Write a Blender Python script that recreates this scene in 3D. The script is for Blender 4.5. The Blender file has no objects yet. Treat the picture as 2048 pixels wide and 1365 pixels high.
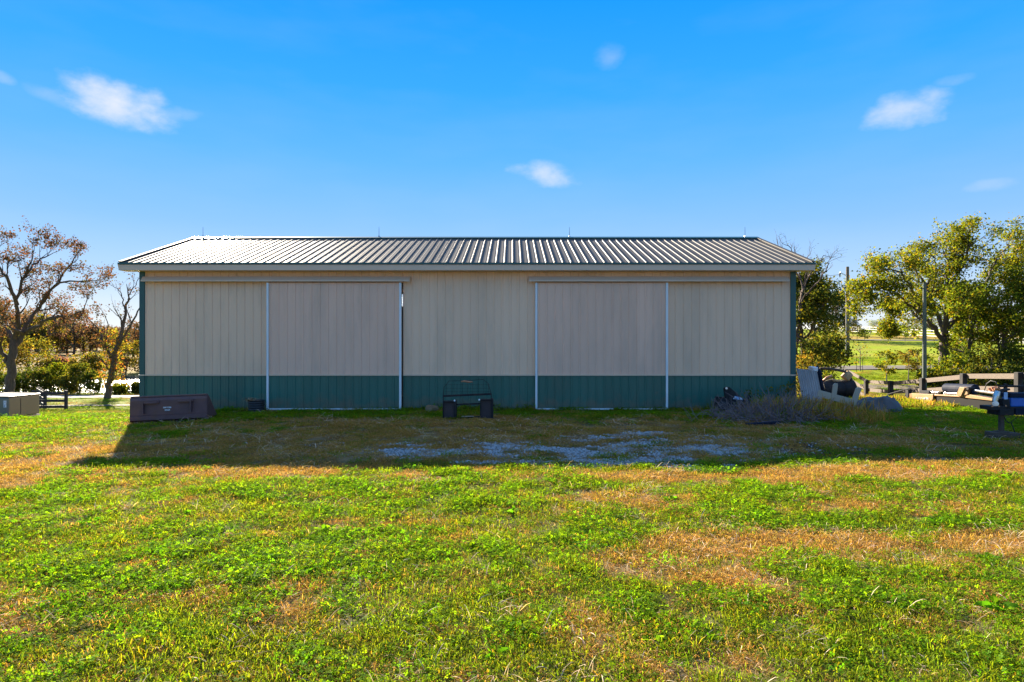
import bpy, math, random
import numpy as np
from mathutils import Vector, Matrix, Euler

# ------------------------------------------------------------------ scene, camera, light
scene = bpy.context.scene
COL = scene.collection
R = math.radians
EYE = 1.84
F = 1250.0            # focal length in photo pixels (photo is 2048 wide)
CX, CY = 1024.0, 682.5

cam_d = bpy.data.cameras.new("camera")
cam_d.sensor_width = 36.0
cam_d.lens = F / 2048.0 * 36.0
cam_d.clip_start = 0.1
cam_d.clip_end = 5000
cam = bpy.data.objects.new("camera", cam_d)
cam.location = (0, 0, EYE)
cam.rotation_euler = (R(90), 0, 0)
COL.objects.link(cam)
scene.camera = cam

SUN_AZ = 28.2         # degrees left of straight ahead
SUN_EL = 23.3
sun_d = bpy.data.lights.new("sun", 'SUN')
sun_d.energy = 5.0
sun_d.angle = R(0.5)
sun_d.color = (1.0, 0.88, 0.70)
sun = bpy.data.objects.new("sun", sun_d)
_sd = Vector((-math.sin(R(SUN_AZ)) * math.cos(R(SUN_EL)), math.cos(R(SUN_AZ)) * math.cos(R(SUN_EL)), math.sin(R(SUN_EL))))
sun.rotation_euler = _sd.to_track_quat('Z', 'Y').to_euler()
sun.location = (-20, 40, 30)
COL.objects.link(sun)

scene.view_settings.view_transform = 'Standard'
scene.view_settings.look = 'None'
scene.view_settings.exposure = 2.3
scene.view_settings.gamma = 1.0
scene.view_settings.use_curve_mapping = False

world = bpy.data.worlds.new("World")
scene.world = world
world.use_nodes = True
wt = world.node_tree
wt.nodes.clear()


def wn(t, **kw):
    n = wt.nodes.new(t)
    for k, v in kw.items():
        setattr(n, k, v)
    return n


def wmath(op, a, b=None, c=None, clamp=False):
    n = wn('ShaderNodeMath', operation=op, use_clamp=clamp)
    for i, v in enumerate((a, b, c)):
        if v is None:
            continue
        if isinstance(v, (int, float)):
            n.inputs[i].default_value = v
        else:
            wt.links.new(v, n.inputs[i])
    return n.outputs[0]


def wdot(vec, v):
    n = wn('ShaderNodeVectorMath', operation='DOT_PRODUCT')
    wt.links.new(vec, n.inputs[0])
    n.inputs[1].default_value = v
    return n.outputs['Value']


SKY_STRENGTH = 0.06
EXPO = 2.0 ** scene.view_settings.exposure
sky = wn('ShaderNodeTexSky', sky_type='NISHITA')
sky.sun_disc = False
sky.sun_elevation = R(SUN_EL)
sky.sun_rotation = R(-SUN_AZ)
sky.altitude = 200
sky.air_density = 1.0
sky.dust_density = 0.0
sky.ozone_density = 3.0
tc = wn('ShaderNodeTexCoord')
sepd = wn('ShaderNodeSeparateXYZ')
wt.links.new(tc.outputs['Generated'], sepd.inputs[0])
ramp = wn('ShaderNodeValToRGB')
wt.links.new(sepd.outputs['Z'], ramp.inputs['Fac'])
ramp.color_ramp.interpolation = 'LINEAR'
# clear autumn sky: pale at the horizon, deep azure higher up, paler again overhead (sine of elevation, linear colour)
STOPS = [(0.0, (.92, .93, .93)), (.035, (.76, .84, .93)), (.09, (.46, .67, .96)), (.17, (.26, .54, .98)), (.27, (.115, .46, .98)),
         (.37, (.030, .385, .98)), (.49, (.0, .315, .96)), (.66, (.17, .42, .90)), (1.0, (.42, .54, .86))]  # last two stops: unseen paler zenith, added to fill the shaded wall and grass
cr = ramp.color_ramp
while len(cr.elements) < len(STOPS):
    cr.elements.new(.5)
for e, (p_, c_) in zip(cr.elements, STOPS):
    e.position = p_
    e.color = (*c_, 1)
gain = wn('ShaderNodeMix', data_type='RGBA', blend_type='MULTIPLY')
gain.inputs['Factor'].default_value = 1.0
kk = 1.07 / (SKY_STRENGTH * EXPO)
gain.inputs['B'].default_value = (kk, kk, kk, 1)
gain.clamp_result = False
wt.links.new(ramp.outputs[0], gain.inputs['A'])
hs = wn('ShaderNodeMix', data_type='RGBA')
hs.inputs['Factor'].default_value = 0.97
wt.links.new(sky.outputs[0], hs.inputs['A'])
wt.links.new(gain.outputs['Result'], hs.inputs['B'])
dirv = tc.outputs['Generated']
# small fair-weather clouds, each a patch of broken noise in its own direction of the sky
nz = wn('ShaderNodeTexNoise')
nz.inputs['Scale'].default_value = 26.0
nz.inputs['Detail'].default_value = 6.0
nz.inputs['Roughness'].default_value = 0.55
mp = wn('ShaderNodeMapping')
mp.inputs['Scale'].default_value = (1.0, 1.0, 1.7)
wt.links.new(dirv, mp.inputs['Vector'])
wt.links.new(mp.outputs[0], nz.inputs['Vector'])
noise_s = wmath('SUBTRACT', nz.outputs['Fac'], 0.5)
# (photo x, photo y, half width, half height, tilt, opacity)
CLOUDS = [(232, 205, 120, 52, 0.10, 0.95), (110, 195, 60, 20, 0.25, 0.22), (6, 155, 26, 16, 0.3, 0.35),
          (345, 228, 60, 18, -0.15, 0.30), (1812, 220, 88, 42, -0.04, 0.72), (1908, 160, 40, 13, 0, 0.18),
          (1090, 348, 78, 27, 0.16, 0.70), (1217, 112, 38, 30, 0, 0.22), (1985, 370, 50, 16, 0, 0.26)]
mask = None
for (cx_, cy_, a_, b_, tl_, op_) in CLOUDS:
    f = Vector(((cx_ - CX) / F, 1.0, (CY - cy_) / F)).normalized()
    r_ = Vector((f.y, -f.x, 0)).normalized()
    u_ = r_.cross(f).normalized()
    ct, st = math.cos(tl_), math.sin(tl_)
    rr = r_ * ct - u_ * st
    uu = r_ * st + u_ * ct
    k = 1.0 / F * f.y
    df = wdot(dirv, f)
    du = wmath('DIVIDE', wdot(dirv, rr / (a_ * k)), df)
    dv = wmath('DIVIDE', wdot(dirv, uu / (b_ * k)), df)
    # flat base: stretch the lower half less
    d2 = wmath('ADD', wmath('MULTIPLY', du, du), wmath('MULTIPLY', dv, dv))
    val = wmath('ADD', wmath('SUBTRACT', 1.1, d2), wmath('MULTIPLY', noise_s, 1.9))
    sm = wn('ShaderNodeMapRange', interpolation_type='SMOOTHSTEP')
    sm.inputs['From Min'].default_value = 0.0
    sm.inputs['From Max'].default_value = 1.7
    sm.inputs['To Max'].default_value = op_
    wt.links.new(val, sm.inputs['Value'])
    front = wmath('GREATER_THAN', df, 0.5)
    m1 = wmath('MULTIPLY', sm.outputs[0], front)
    mask = m1 if mask is None else wmath('MAXIMUM', mask, m1)
# faint high veil
nz2 = wn('ShaderNodeTexNoise')
nz2.inputs['Scale'].default_value = 5.0
nz2.inputs['Detail'].default_value = 5.0
mp2 = wn('ShaderNodeMapping')
mp2.inputs['Scale'].default_value = (1.0, 1.0, 4.0)
wt.links.new(dirv, mp2.inputs['Vector'])
wt.links.new(mp2.outputs[0], nz2.inputs['Vector'])
veil = wn('ShaderNodeMapRange')
veil.inputs['From Min'].default_value = 0.45
veil.inputs['From Max'].default_value = 0.85
veil.inputs['To Max'].default_value = 0.05
wt.links.new(nz2.outputs['Fac'], veil.inputs['Value'])
mask = wmath('MAXIMUM', mask, veil.outputs[0])
mixc = wn('ShaderNodeMix', data_type='RGBA')
mixc.inputs['B'].default_value = (.80 * kk, .84 * kk, .98 * kk, 1)
wt.links.new(mask, mixc.inputs['Factor'])
wt.links.new(hs.outputs['Result'], mixc.inputs['A'])
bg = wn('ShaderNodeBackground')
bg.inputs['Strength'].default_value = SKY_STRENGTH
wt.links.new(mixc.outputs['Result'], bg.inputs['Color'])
wo = wn('ShaderNodeOutputWorld')
wt.links.new(bg.outputs[0], wo.inputs['Surface'])


# ------------------------------------------------------------------ helpers
def P(px, py, Y):
    """the point at depth Y seen at photo pixel (px, py)"""
    return Vector(((px - CX) * Y / F, Y, EYE - (py - CY) * Y / F))


def fbm_table(seed):
    return np.random.RandomState(seed).rand(64, 64)


_tabs = {}


def vnoise(x, y, seed=0):
    if seed not in _tabs:
        _tabs[seed] = fbm_table(seed)
    t = _tabs[seed]
    x = np.asarray(x, float); y = np.asarray(y, float)
    xi = np.floor(x).astype(int); yi = np.floor(y).astype(int)
    fx = x - xi; fy = y - yi
    fx = fx * fx * (3 - 2 * fx); fy = fy * fy * (3 - 2 * fy)
    a = t[xi % 64, yi % 64]; b = t[(xi + 1) % 64, yi % 64]
    c = t[xi % 64, (yi + 1) % 64]; d = t[(xi + 1) % 64, (yi + 1) % 64]
    return (a * (1 - fx) + b * fx) * (1 - fy) + (c * (1 - fx) + d * fx) * fy


def fbm(x, y, seed=0, octv=4):
    s = 0; a = 0.5; tot = 0
    for i in range(octv):
        s = s + a * vnoise(x, y, seed + i); tot += a
        x = np.asarray(x) * 2.03 + 7.1; y = np.asarray(y) * 2.03 + 3.7; a *= 0.5
    return s / tot


LY = [-50, 0, 10, 13, 15, 17.5, 20.5, 27, 38, 52, 60, 63.5, 66, 84, 87, 92, 110, 140, 180, 400, 1500]
LZ = [0, 0, 0, -.02, -.1, -.36, -.72, -1.3, -2.36, -2.8, -3.12, -3.45, -4.0, -4.0, -3.3, -2.9, -2.2, -1.5, -1.1, 1, 2]
RY = [-50, 0, 9, 12, 14.5, 17, 20.5, 24, 28, 33, 38, 45, 59, 75, 96, 117, 160, 400, 1500]
RZ = [0, 0, .08, .03, -.06, -.14, -.19, -.42, -.95, -1.5, -.85, .03, .31, .95, 1.85, 3.1, 5, 8, 10]


def sstep(a, b, x):
    t = np.clip((np.asarray(x, float) - a) / (b - a), 0, 1)
    return t * t * (3 - 2 * t)


def ground_z(x, y):
    x = np.asarray(x, float); y = np.asarray(y, float)
    l = np.interp(y, LY, LZ); r = np.interp(y, RY, RZ)
    l = .5 * l + .25 * np.interp(y - 1.2, LY, LZ) + .25 * np.interp(y + 1.2, LY, LZ)
    r = .5 * r + .25 * np.interp(y - 1.2, RY, RZ) + .25 * np.interp(y + 1.2, RY, RZ)
    u = x / np.maximum(y, 9.0)
    c = np.where(y < 17.6, -.07 * sstep(14.6, 17.2, y), -.07 - (y - 17.6) * .04)
    s1 = sstep(-.62, -.40, u); s2 = sstep(.32, .52, u)
    z = np.where(y < 26, (l * (1 - s1) + c * s1) * (1 - s2) + r * s2, l + (r - l) * sstep(-.45, .25, u))
    z = z - .32 * sstep(13.2, 16.5, x) * sstep(9, 13, y) * (1 - sstep(26, 36, y))
    z = z + (fbm(x * .9, y * .9, 11, 3) - .5) * .05 * sstep(2, 4, y)
    z = z + (fbm(x * .05, y * .05, 21, 3) - .5) * sstep(60, 160, y) * 1.2
    return z


def gz(x, y):
    return float(ground_z(np.array([x]), np.array([y]))[0])


def ground_hit(px, py):
    """ground point under a photo pixel"""
    Y = 2.5
    while Y < 300:
        p = P(px, py, Y)
        if p.z <= gz(p.x, Y):
            return Vector((p.x, Y, gz(p.x, Y)))
        Y *= 1.01
    return P(px, py, 300)


def on_ground(px, Y):
    x = (px - CX) * Y / F
    return Vector((x, Y, gz(x, Y)))


class MB:
    """collects shapes, then links them as ONE mesh object"""

    def __init__(self):
        self.v = []; self.f = []

    def add(self, verts, faces):
        n = len(self.v)
        self.v += [tuple(p) for p in verts]
        self.f += [tuple(i + n for i in f) for f in faces]
        return self

    def box(self, c, s, rot=None, taper=1.0):
        """c centre, s full sizes, rot Matrix/Euler"""
        hx, hy, hz = s[0] / 2, s[1] / 2, s[2] / 2
        vs = []
        for z, k in ((-hz, 1.0), (hz, taper)):
            for x, y in ((-hx, -hy), (hx, -hy), (hx, hy), (-hx, hy)):
                vs.append(Vector((x * k, y * k, z)))
        if rot is not None:
            m = rot.to_matrix() if isinstance(rot, Euler) else rot
            vs = [m @ p for p in vs]
        c = Vector(c)
        self.add([p + c for p in vs], [(3, 2, 1, 0), (4, 5, 6, 7), (0, 1, 5, 4), (1, 2, 6, 5), (2, 3, 7, 6), (3, 0, 4, 7)])
        return self

    def bar(self, a, b, w, h, up=(0, 0, 1)):
        """rectangular bar from a to b"""
        a = Vector(a); b = Vector(b)
        d = (b - a)
        L = d.length
        d.normalize()
        s = d.cross(Vector(up))
        if s.length < 1e-4:
            s = d.cross(Vector((0, 1, 0)))
        s.normalize()
        u = s.cross(d).normalized()
        vs = []
        for p in (a, b):
            for i, j in ((-1, -1), (1, -1), (1, 1), (-1, 1)):
                vs.append(p + s * (w / 2 * i) + u * (h / 2 * j))
        self.add(vs, [(3, 2, 1, 0), (4, 5, 6, 7), (0, 1, 5, 4), (1, 2, 6, 5), (2, 3, 7, 6), (3, 0, 4, 7)])
        return self

    def tube(self, pts, radii, k=6, cap=True):
        pts = [Vector(p) for p in pts]
        if isinstance(radii, (int, float)):
            radii = [radii] * len(pts)
        n0 = len(self.v)
        ref = Vector((0.31, 0.17, 0.93))
        for i, p in enumerate(pts):
            d = (pts[min(i + 1, len(pts) - 1)] - pts[max(i - 1, 0)])
            if d.length < 1e-9:
                d = Vector((0, 0, 1))
            d.normalize()
            s = d.cross(ref)
            if s.length < 0.15:
                s = d.cross(Vector((1, 0, 0)))
            s.normalize()
            u = s.cross(d)
            for j in range(k):
                an = 2 * math.pi * j / k
                self.v.append(tuple(p + (s * math.cos(an) + u * math.sin(an)) * radii[i]))
        for i in range(len(pts) - 1):
            for j in range(k):
                a = n0 + i * k + j; b = n0 + i * k + (j + 1) % k
                self.f.append((a, b, b + k, a + k))
        if cap:
            self.f.append(tuple(n0 + j for j in reversed(range(k))))
            e = n0 + (len(pts) - 1) * k
            self.f.append(tuple(e + j for j in range(k)))
        return self

    def prism(self, poly, axis_vec):
        """polygon (list of points) extruded by a vector"""
        a = [Vector(p) for p in poly]
        ax = Vector(axis_vec)
        n = len(a)
        vs = a + [p + ax for p in a]
        fs = [tuple(reversed(range(n))), tuple(range(n, 2 * n))]
        for i in range(n):
            j = (i + 1) % n
            fs.append((i, j, j + n, i + n))
        self.add(vs, fs)
        return self

    def build(self, name, mat, parent=None, bevel=0.0, smooth=False, origin=None):
        me = bpy.data.meshes.new(name)
        v = self.v
        if origin is not None:
            o_ = Vector(origin)
            v = [tuple(Vector(p) - o_) for p in v]
        me.from_pydata(v, [], self.f)
        me.update()
        if smooth:
            me.polygons.foreach_set('use_smooth', [True] * len(me.polygons))
        if mat is not None:
            me.materials.append(mat)
        o = bpy.data.objects.new(name, me)
        COL.objects.link(o)
        if origin is not None:
            o.location = origin
        if parent is not None:
            o.parent = parent
        if bevel > 0:
            m = o.modifiers.new("bevel", 'BEVEL')
            m.width = bevel; m.segments = 2; m.limit_method = 'ANGLE'; m.angle_limit = R(35)
        return o


def np_mesh(name, V, Q, mat=None, cols=None, smooth=False):
    """fast mesh from numpy verts and quads; cols: per-vertex colour attribute 'tint'"""
    me = bpy.data.meshes.new(name)
    V = np.ascontiguousarray(V, dtype=np.float32); Q = np.ascontiguousarray(Q, dtype=np.int32)
    k = Q.shape[1]
    me.vertices.add(len(V)); me.vertices.foreach_set('co', V.ravel())
    me.loops.add(Q.size); me.loops.foreach_set('vertex_index', Q.ravel())
    me.polygons.add(len(Q))
    me.polygons.foreach_set('loop_start', np.arange(0, Q.size, k, dtype=np.int32))
    me.polygons.foreach_set('loop_total', np.full(len(Q), k, dtype=np.int32))
    if smooth:
        me.polygons.foreach_set('use_smooth', np.ones(len(Q), dtype=bool))
    if cols is not None:
        at = me.attributes.new('tint', 'FLOAT_COLOR', 'POINT')
        c = np.ones((len(V), 4), dtype=np.float32); c[:, :3] = cols
        at.data.foreach_set('color', c.ravel())
    me.update(calc_edges=True)
    if mat is not None:
        me.materials.append(mat)
    return me


def tag(o, label=None, cat=None, group=None, kind=None):
    if label: o['label'] = label
    if cat: o['category'] = cat
    if group: o['group'] = group
    if kind: o['kind'] = kind
    return o


def thing(name, label, cat, loc=(0, 0, 0), group=None):
    o = bpy.data.objects.new(name, None)
    o.empty_display_size = 0.2
    COL.objects.link(o)
    o.location = loc
    return tag(o, label, cat, group)


def keep_world(o, parent):
    """parent o (whose mesh is in world coordinates) under an Empty without moving it"""
    o.parent = parent
    o.matrix_parent_inverse = Matrix.Translation(-Vector(parent.location))
    return o


def copy_tree(o, parent=None):
    c = o.copy(); COL.objects.link(c)
    if parent is not None:
        c.parent = parent
    for ch in list(o.children):
        copy_tree(ch, c)
    return c


# ------------------------------------------------------------------ materials
def new_mat(name):
    m = bpy.data.materials.new(name); m.use_nodes = True
    nt = m.node_tree
    b = nt.nodes['Principled BSDF']
    return m, nt, b


def paint(name, col, rough=0.5, metal=0.0, var=0.12, scale=3.0, bump=0.0, bscale=40.0, dirt=None, dirt_amt=0.0, dirt_scale=1.2,
          spec=0.5, stretch=(1, 1, 1), splash=None, obj_var=0.0):
    """a procedural surface: base colour with soft variation, optional dirt blotches and fine relief"""
    m, nt, b = new_mat(name)
    N = nt.nodes; Lk = nt.links
    tcn = N.new('ShaderNodeTexCoord')
    mpn = N.new('ShaderNodeMapping'); mpn.inputs['Scale'].default_value = stretch
    Lk.new(tcn.outputs['Object'], mpn.inputs['Vector'])
    n1 = N.new('ShaderNodeTexNoise'); n1.inputs['Scale'].default_value = scale; n1.inputs['Detail'].default_value = 5
    Lk.new(mpn.outputs[0], n1.inputs['Vector'])
    mr = N.new('ShaderNodeMapRange'); mr.inputs['From Min'].default_value = .3; mr.inputs['From Max'].default_value = .7
    mr.inputs['To Min'].default_value = 1 - var; mr.inputs['To Max'].default_value = 1 + var
    Lk.new(n1.outputs['Fac'], mr.inputs['Value'])
    mx = N.new('ShaderNodeMix'); mx.data_type = 'RGBA'; mx.blend_type = 'MULTIPLY'; mx.inputs['Factor'].default_value = 1
    mx.inputs['A'].default_value = (*col, 1)
    Lk.new(mr.outputs[0], mx.inputs['B'])
    out = mx.outputs['Result']
    if dirt is not None:
        n2 = N.new('ShaderNodeTexNoise'); n2.inputs['Scale'].default_value = dirt_scale; n2.inputs['Detail'].default_value = 8
        n2.inputs['Roughness'].default_value = .65
        Lk.new(mpn.outputs[0], n2.inputs['Vector'])
        r2 = N.new('ShaderNodeMapRange'); r2.inputs['From Min'].default_value = .48; r2.inputs['From Max'].default_value = .72
        r2.inputs['To Max'].default_value = dirt_amt
        Lk.new(n2.outputs['Fac'], r2.inputs['Value'])
        m2 = N.new('ShaderNodeMix'); m2.data_type = 'RGBA'
        Lk.new(r2.outputs[0], m2.inputs['Factor']); Lk.new(out, m2.inputs['A']); m2.inputs['B'].default_value = (*dirt, 1)
        out = m2.outputs['Result']
    if splash is not None:
        # mud thrown up on the lowest half metre
        sp = N.new('ShaderNodeSeparateXYZ'); Lk.new(tcn.outputs['Object'], sp.inputs[0])
        ns = N.new('ShaderNodeTexNoise'); ns.inputs['Scale'].default_value = 3.5; ns.inputs['Detail'].default_value = 7
        Lk.new(tcn.outputs['Object'], ns.inputs['Vector'])
        ma = N.new('ShaderNodeMath'); ma.operation = 'MULTIPLY_ADD'; ma.inputs[1].default_value = 1.1; ma.inputs[2].default_value = -.35
        Lk.new(ns.outputs['Fac'], ma.inputs[0])
        mb_ = N.new('ShaderNodeMath'); mb_.operation = 'SUBTRACT'; Lk.new(ma.outputs[0], mb_.inputs[0]); Lk.new(sp.outputs['Z'], mb_.inputs[1])
        ms = N.new('ShaderNodeMapRange'); ms.inputs['From Min'].default_value = -.12; ms.inputs['From Max'].default_value = .25; ms.inputs['To Max'].default_value = .6
        Lk.new(mb_.outputs[0], ms.inputs['Value'])
        m4 = N.new('ShaderNodeMix'); m4.data_type = 'RGBA'; Lk.new(ms.outputs[0], m4.inputs['Factor']); Lk.new(out, m4.inputs['A']); m4.inputs['B'].default_value = (*splash, 1)
        out = m4.outputs['Result']
    if obj_var > 0:
        # sheets from different batches differ slightly
        oi = N.new('ShaderNodeObjectInfo'); mo = N.new('ShaderNodeMapRange'); mo.inputs['To Min'].default_value = 1 - obj_var; mo.inputs['To Max'].default_value = 1 + obj_var
        Lk.new(oi.outputs['Random'], mo.inputs['Value'])
        m5 = N.new('ShaderNodeMix'); m5.data_type = 'RGBA'; m5.blend_type = 'MULTIPLY'; m5.inputs['Factor'].default_value = 1
        Lk.new(out, m5.inputs['A']); Lk.new(mo.outputs[0], m5.inputs['B']); out = m5.outputs['Result']
    Lk.new(out, b.inputs['Base Color'])
    b.inputs['Roughness'].default_value = rough
    b.inputs['Metallic'].default_value = metal
    b.inputs['Specular IOR Level'].default_value = spec
    if bump > 0:
        n3 = N.new('ShaderNodeTexNoise'); n3.inputs['Scale'].default_value = bscale; n3.inputs['Detail'].default_value = 4
        Lk.new(mpn.outputs[0], n3.inputs['Vector'])
        bp = N.new('ShaderNodeBump'); bp.inputs['Strength'].default_value = bump; bp.inputs['Distance'].default_value = .02
        Lk.new(n3.outputs['Fac'], bp.inputs['Height']); Lk.new(bp.outputs[0], b.inputs['Normal'])
    return m


def leaf_mat(name, col, trans=0.5, rand=0.25, hue=0.02, gloss=0.004, through=(1.5, 1.35, .55)):
    """thin leaf: diffuse + light through the blade, tinted per leaf by the 'tint' attribute and per copy"""
    m = bpy.data.materials.new(name); m.use_nodes = True
    nt = m.node_tree; N = nt.nodes; Lk = nt.links
    N.clear()
    at = N.new('ShaderNodeAttribute'); at.attribute_name = 'tint'
    mx = N.new('ShaderNodeMix'); mx.data_type = 'RGBA'; mx.blend_type = 'MULTIPLY'; mx.inputs['Factor'].default_value = 1
    mx.inputs['A'].default_value = (*col, 1); Lk.new(at.outputs['Color'], mx.inputs['B'])
    oi = N.new('ShaderNodeObjectInfo')
    hsn = N.new('ShaderNodeHueSaturation')
    r1 = N.new('ShaderNodeMapRange'); r1.inputs['To Min'].default_value = 1 - rand; r1.inputs['To Max'].default_value = 1 + rand
    Lk.new(oi.outputs['Random'], r1.inputs['Value']); Lk.new(r1.outputs[0], hsn.inputs['Value'])
    wnz = N.new('ShaderNodeTexWhiteNoise'); wnz.noise_dimensions = '1D'
    Lk.new(oi.outputs['Random'], wnz.inputs['W'])
    r2 = N.new('ShaderNodeMapRange'); r2.inputs['To Min'].default_value = .5 - hue; r2.inputs['To Max'].default_value = .5 + hue
    Lk.new(wnz.outputs['Value'], r2.inputs['Value']); Lk.new(r2.outputs[0], hsn.inputs['Hue'])
    Lk.new(mx.outputs['Result'], hsn.inputs['Color'])
    df = N.new('ShaderNodeBsdfDiffuse'); tr = N.new('ShaderNodeBsdfTranslucent'); gl = N.new('ShaderNodeBsdfGlossy')
    gl.inputs['Roughness'].default_value = .6; gl.inputs['Color'].default_value = (.8, .85, .8, 1)
    Lk.new(hsn.outputs[0], df.inputs['Color'])
    # light through a leaf is yellower and stronger in colour
    tm = N.new('ShaderNodeMix'); tm.data_type = 'RGBA'; tm.blend_type = 'MULTIPLY'; tm.inputs['Factor'].default_value = 1
    tm.inputs['B'].default_value = (*through, 1)
    Lk.new(hsn.outputs[0], tm.inputs['A']); Lk.new(tm.outputs['Result'], tr.inputs['Color'])
    m1 = N.new('ShaderNodeMixShader'); m1.inputs[0].default_value = trans
    Lk.new(df.outputs[0], m1.inputs[1]); Lk.new(tr.outputs[0], m1.inputs[2])
    m2 = N.new('ShaderNodeMixShader'); m2.inputs[0].default_value = gloss
    Lk.new(m1.outputs[0], m2.inputs[1]); Lk.new(gl.outputs[0], m2.inputs[2])
    o = N.new('ShaderNodeOutputMaterial'); Lk.new(m2.outputs[0], o.inputs['Surface'])
    return m


M = {}
M['beige'] = paint('beige_steel', (.90, .58, .395), .42, var=.035, scale=.7, dirt=(.52, .37, .27), dirt_amt=.45, dirt_scale=1.6, stretch=(1, 1, .18), spec=.2, obj_var=.035, bump=.12, bscale=1.2)
M['door_beige'] = paint('door_steel', (.87, .535, .385), .42, var=.035, scale=.7, dirt=(.50, .34, .26), dirt_amt=.4, dirt_scale=1.8, stretch=(1, 1, .18), spec=.2, obj_var=.03, bump=.12, bscale=1.2)
M['trim_beige'] = paint('beige_trim', (.72, .50, .36), .45, var=.04, scale=1.5)
M['green'] = paint('green_steel', (.024, .130, .102), .38, var=.08, scale=1.0, dirt=(.09, .11, .085), dirt_amt=.4, dirt_scale=2.2, stretch=(1, 1, .25), splash=(.16, .12, .08), obj_var=.06)
M['green_trim'] = paint('green_trim', (.012, .085, .082), .38, var=.06, scale=2)
M['galv'] = paint('galvalume_roof', (.105, .096, .088), .58, metal=0.0, spec=.06, var=.06, scale=1.3, stretch=(1, .25, 1), dirt=(.10, .085, .07), dirt_amt=.4, dirt_scale=.8, obj_var=.07)
M['white'] = paint('white_metal', (.74, .77, .80), .35, var=.05, scale=3)
M['dark'] = paint('dark_interior', (.06, .06, .06), .8)
M['wood_in'] = paint('raw_lumber', (.33, .23, .13), .75, var=.2, scale=3, stretch=(1, 6, 6))
M['rust'] = paint('rust_maroon_paint', (.12, .058, .062), .55, var=.18, scale=4, dirt=(.16, .07, .04), dirt_amt=.6, dirt_scale=3.5, bump=.2)
M['dark_rust'] = paint('dark_rusty_paint', (.040, .026, .030), .6, var=.2, scale=4, dirt=(.07, .035, .025), dirt_amt=.5, dirt_scale=4)
M['black'] = paint('black_paint', (.018, .018, .021), .62, spec=.2, var=.25, scale=6, dirt=(.10, .06, .04), dirt_amt=.45, dirt_scale=5, bump=.15)
M['beam_black'] = paint('beam_black', (.008, .007, .007), .7, var=.2, scale=5, spec=.15)
M['black_flat'] = paint('black_plastic', (.022, .020, .024), .6, var=.2, scale=5)
M['steel'] = paint('worn_steel', (.55, .55, .55), .3, metal=.9, var=.15, scale=8)
M['rod'] = paint('rod_aluminium', (.35, .38, .42), .4, metal=.6, var=.05)
M['tan'] = paint('tan_paint', (.36, .20, .075), .5, var=.12, scale=9, dirt=(.25, .14, .07), dirt_amt=.7, dirt_scale=7, bump=.1)
M['blue'] = paint('blue_paint', (.008, .12, .52), .4, var=.1, scale=4, dirt=(.03, .06, .14), dirt_amt=.5, dirt_scale=4)
M['navy'] = paint('navy_paint', (.010, .016, .035), .7, spec=.12, var=.2, scale=4, dirt=(.06, .05, .05), dirt_amt=.5, dirt_scale=4)
M['transformer'] = paint('olive_cabinet_paint', (.17, .165, .13), .4, var=.06, scale=2, dirt=(.16, .15, .11), dirt_amt=.4, dirt_scale=2)
M['concrete'] = paint('concrete', (.33, .31, .28), .9, var=.15, scale=6, bump=.4)
M['fence_black'] = paint('black_fence_boards', (.028, .022, .026), .75, var=.35, scale=5, stretch=(1, 5, 5), bump=.25)
M['fence_grey'] = paint('weathered_boards', (.105, .076, .054), .85, var=.22, scale=4, stretch=(1.5, 5, 6), dirt=(.09, .07, .055), dirt_amt=.5, dirt_scale=2.5, bump=.3)
M['post_dark'] = paint('creosote_post', (.022, .018, .016), .85, var=.4, scale=6, bump=.4)
M['vinyl'] = paint('cream_vinyl', (.42, .34, .26), .4, var=.05, scale=3, dirt=(.35, .31, .24), dirt_amt=.35, dirt_scale=3)
M['corr'] = paint('corrugated_galvanised', (.30, .29, .28), .45, metal=.3, var=.12, scale=3, dirt=(.33, .25, .19), dirt_amt=.4, dirt_scale=2.5)
M['tarp'] = paint('grey_tarp', (.065, .065, .07), .6, var=.2, scale=2.5, bump=.5, bscale=6)
M['bark'] = paint('bark', (.085, .062, .048), .95, var=.35, scale=6, stretch=(2, 2, .5), bump=.8, bscale=14)
M['bark_grey'] = paint('grey_bark', (.15, .125, .10), .95, var=.35, scale=6, stretch=(2, 2, .5), bump=.8, bscale=14)
M['twig'] = paint('grey_twigs', (.16, .135, .115), .9, var=.3, scale=6)
M['pole'] = paint('utility_pole_wood', (.13, .10, .075), .9, var=.25, scale=5, stretch=(3, 3, .4), bump=.4)
M['pole_green'] = paint('treated_pole', (.085, .105, .085), .85, var=.25, scale=5, stretch=(3, 3, .4), bump=.3)
M['wood_log'] = paint('cut_wood', (.24, .15, .08), .8, var=.2, scale=7, stretch=(1, 1, 4), dirt=(.25, .15, .08), dirt_amt=.5, dirt_scale=6)
M['firewood'] = paint('split_firewood', (.40, .26, .13), .8, var=.25, scale=6, dirt=(.28, .16, .08), dirt_amt=.6, dirt_scale=5)
M['block'] = paint('old_wood_block', (.085, .06, .045), .9, var=.3, scale=5, stretch=(1, 5, 5), bump=.4)
M['white_fence'] = paint('white_boards', (.55, .54, .51), .6, var=.08, scale=2)
M['stone'] = paint('crushed_limestone', (.34, .35, .36), .9, var=.35, scale=25, bump=.3)
M['label_white'] = paint('label_white', (.72, .75, .80), .5, var=.03)
M['label_blue'] = paint('label_pale_blue', (.32, .46, .72), .4, var=.05)
M['copper'] = paint('rusty_fittings', (.45, .22, .12), .5, metal=.5, var=.3, scale=12)
M['road'] = paint('gravel_road', (.115, .10, .085), .95, var=.2, scale=2.5, bump=.3)
M['path'] = paint('pale_gravel', (.25, .225, .20), .95, var=.2, scale=1.5, dirt=(.26, .23, .16), dirt_amt=.5, dirt_scale=.4, bump=.3)
M['dirt'] = paint('dirt_track', (.15, .115, .08), .95, var=.2, scale=2, bump=.3)

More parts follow.
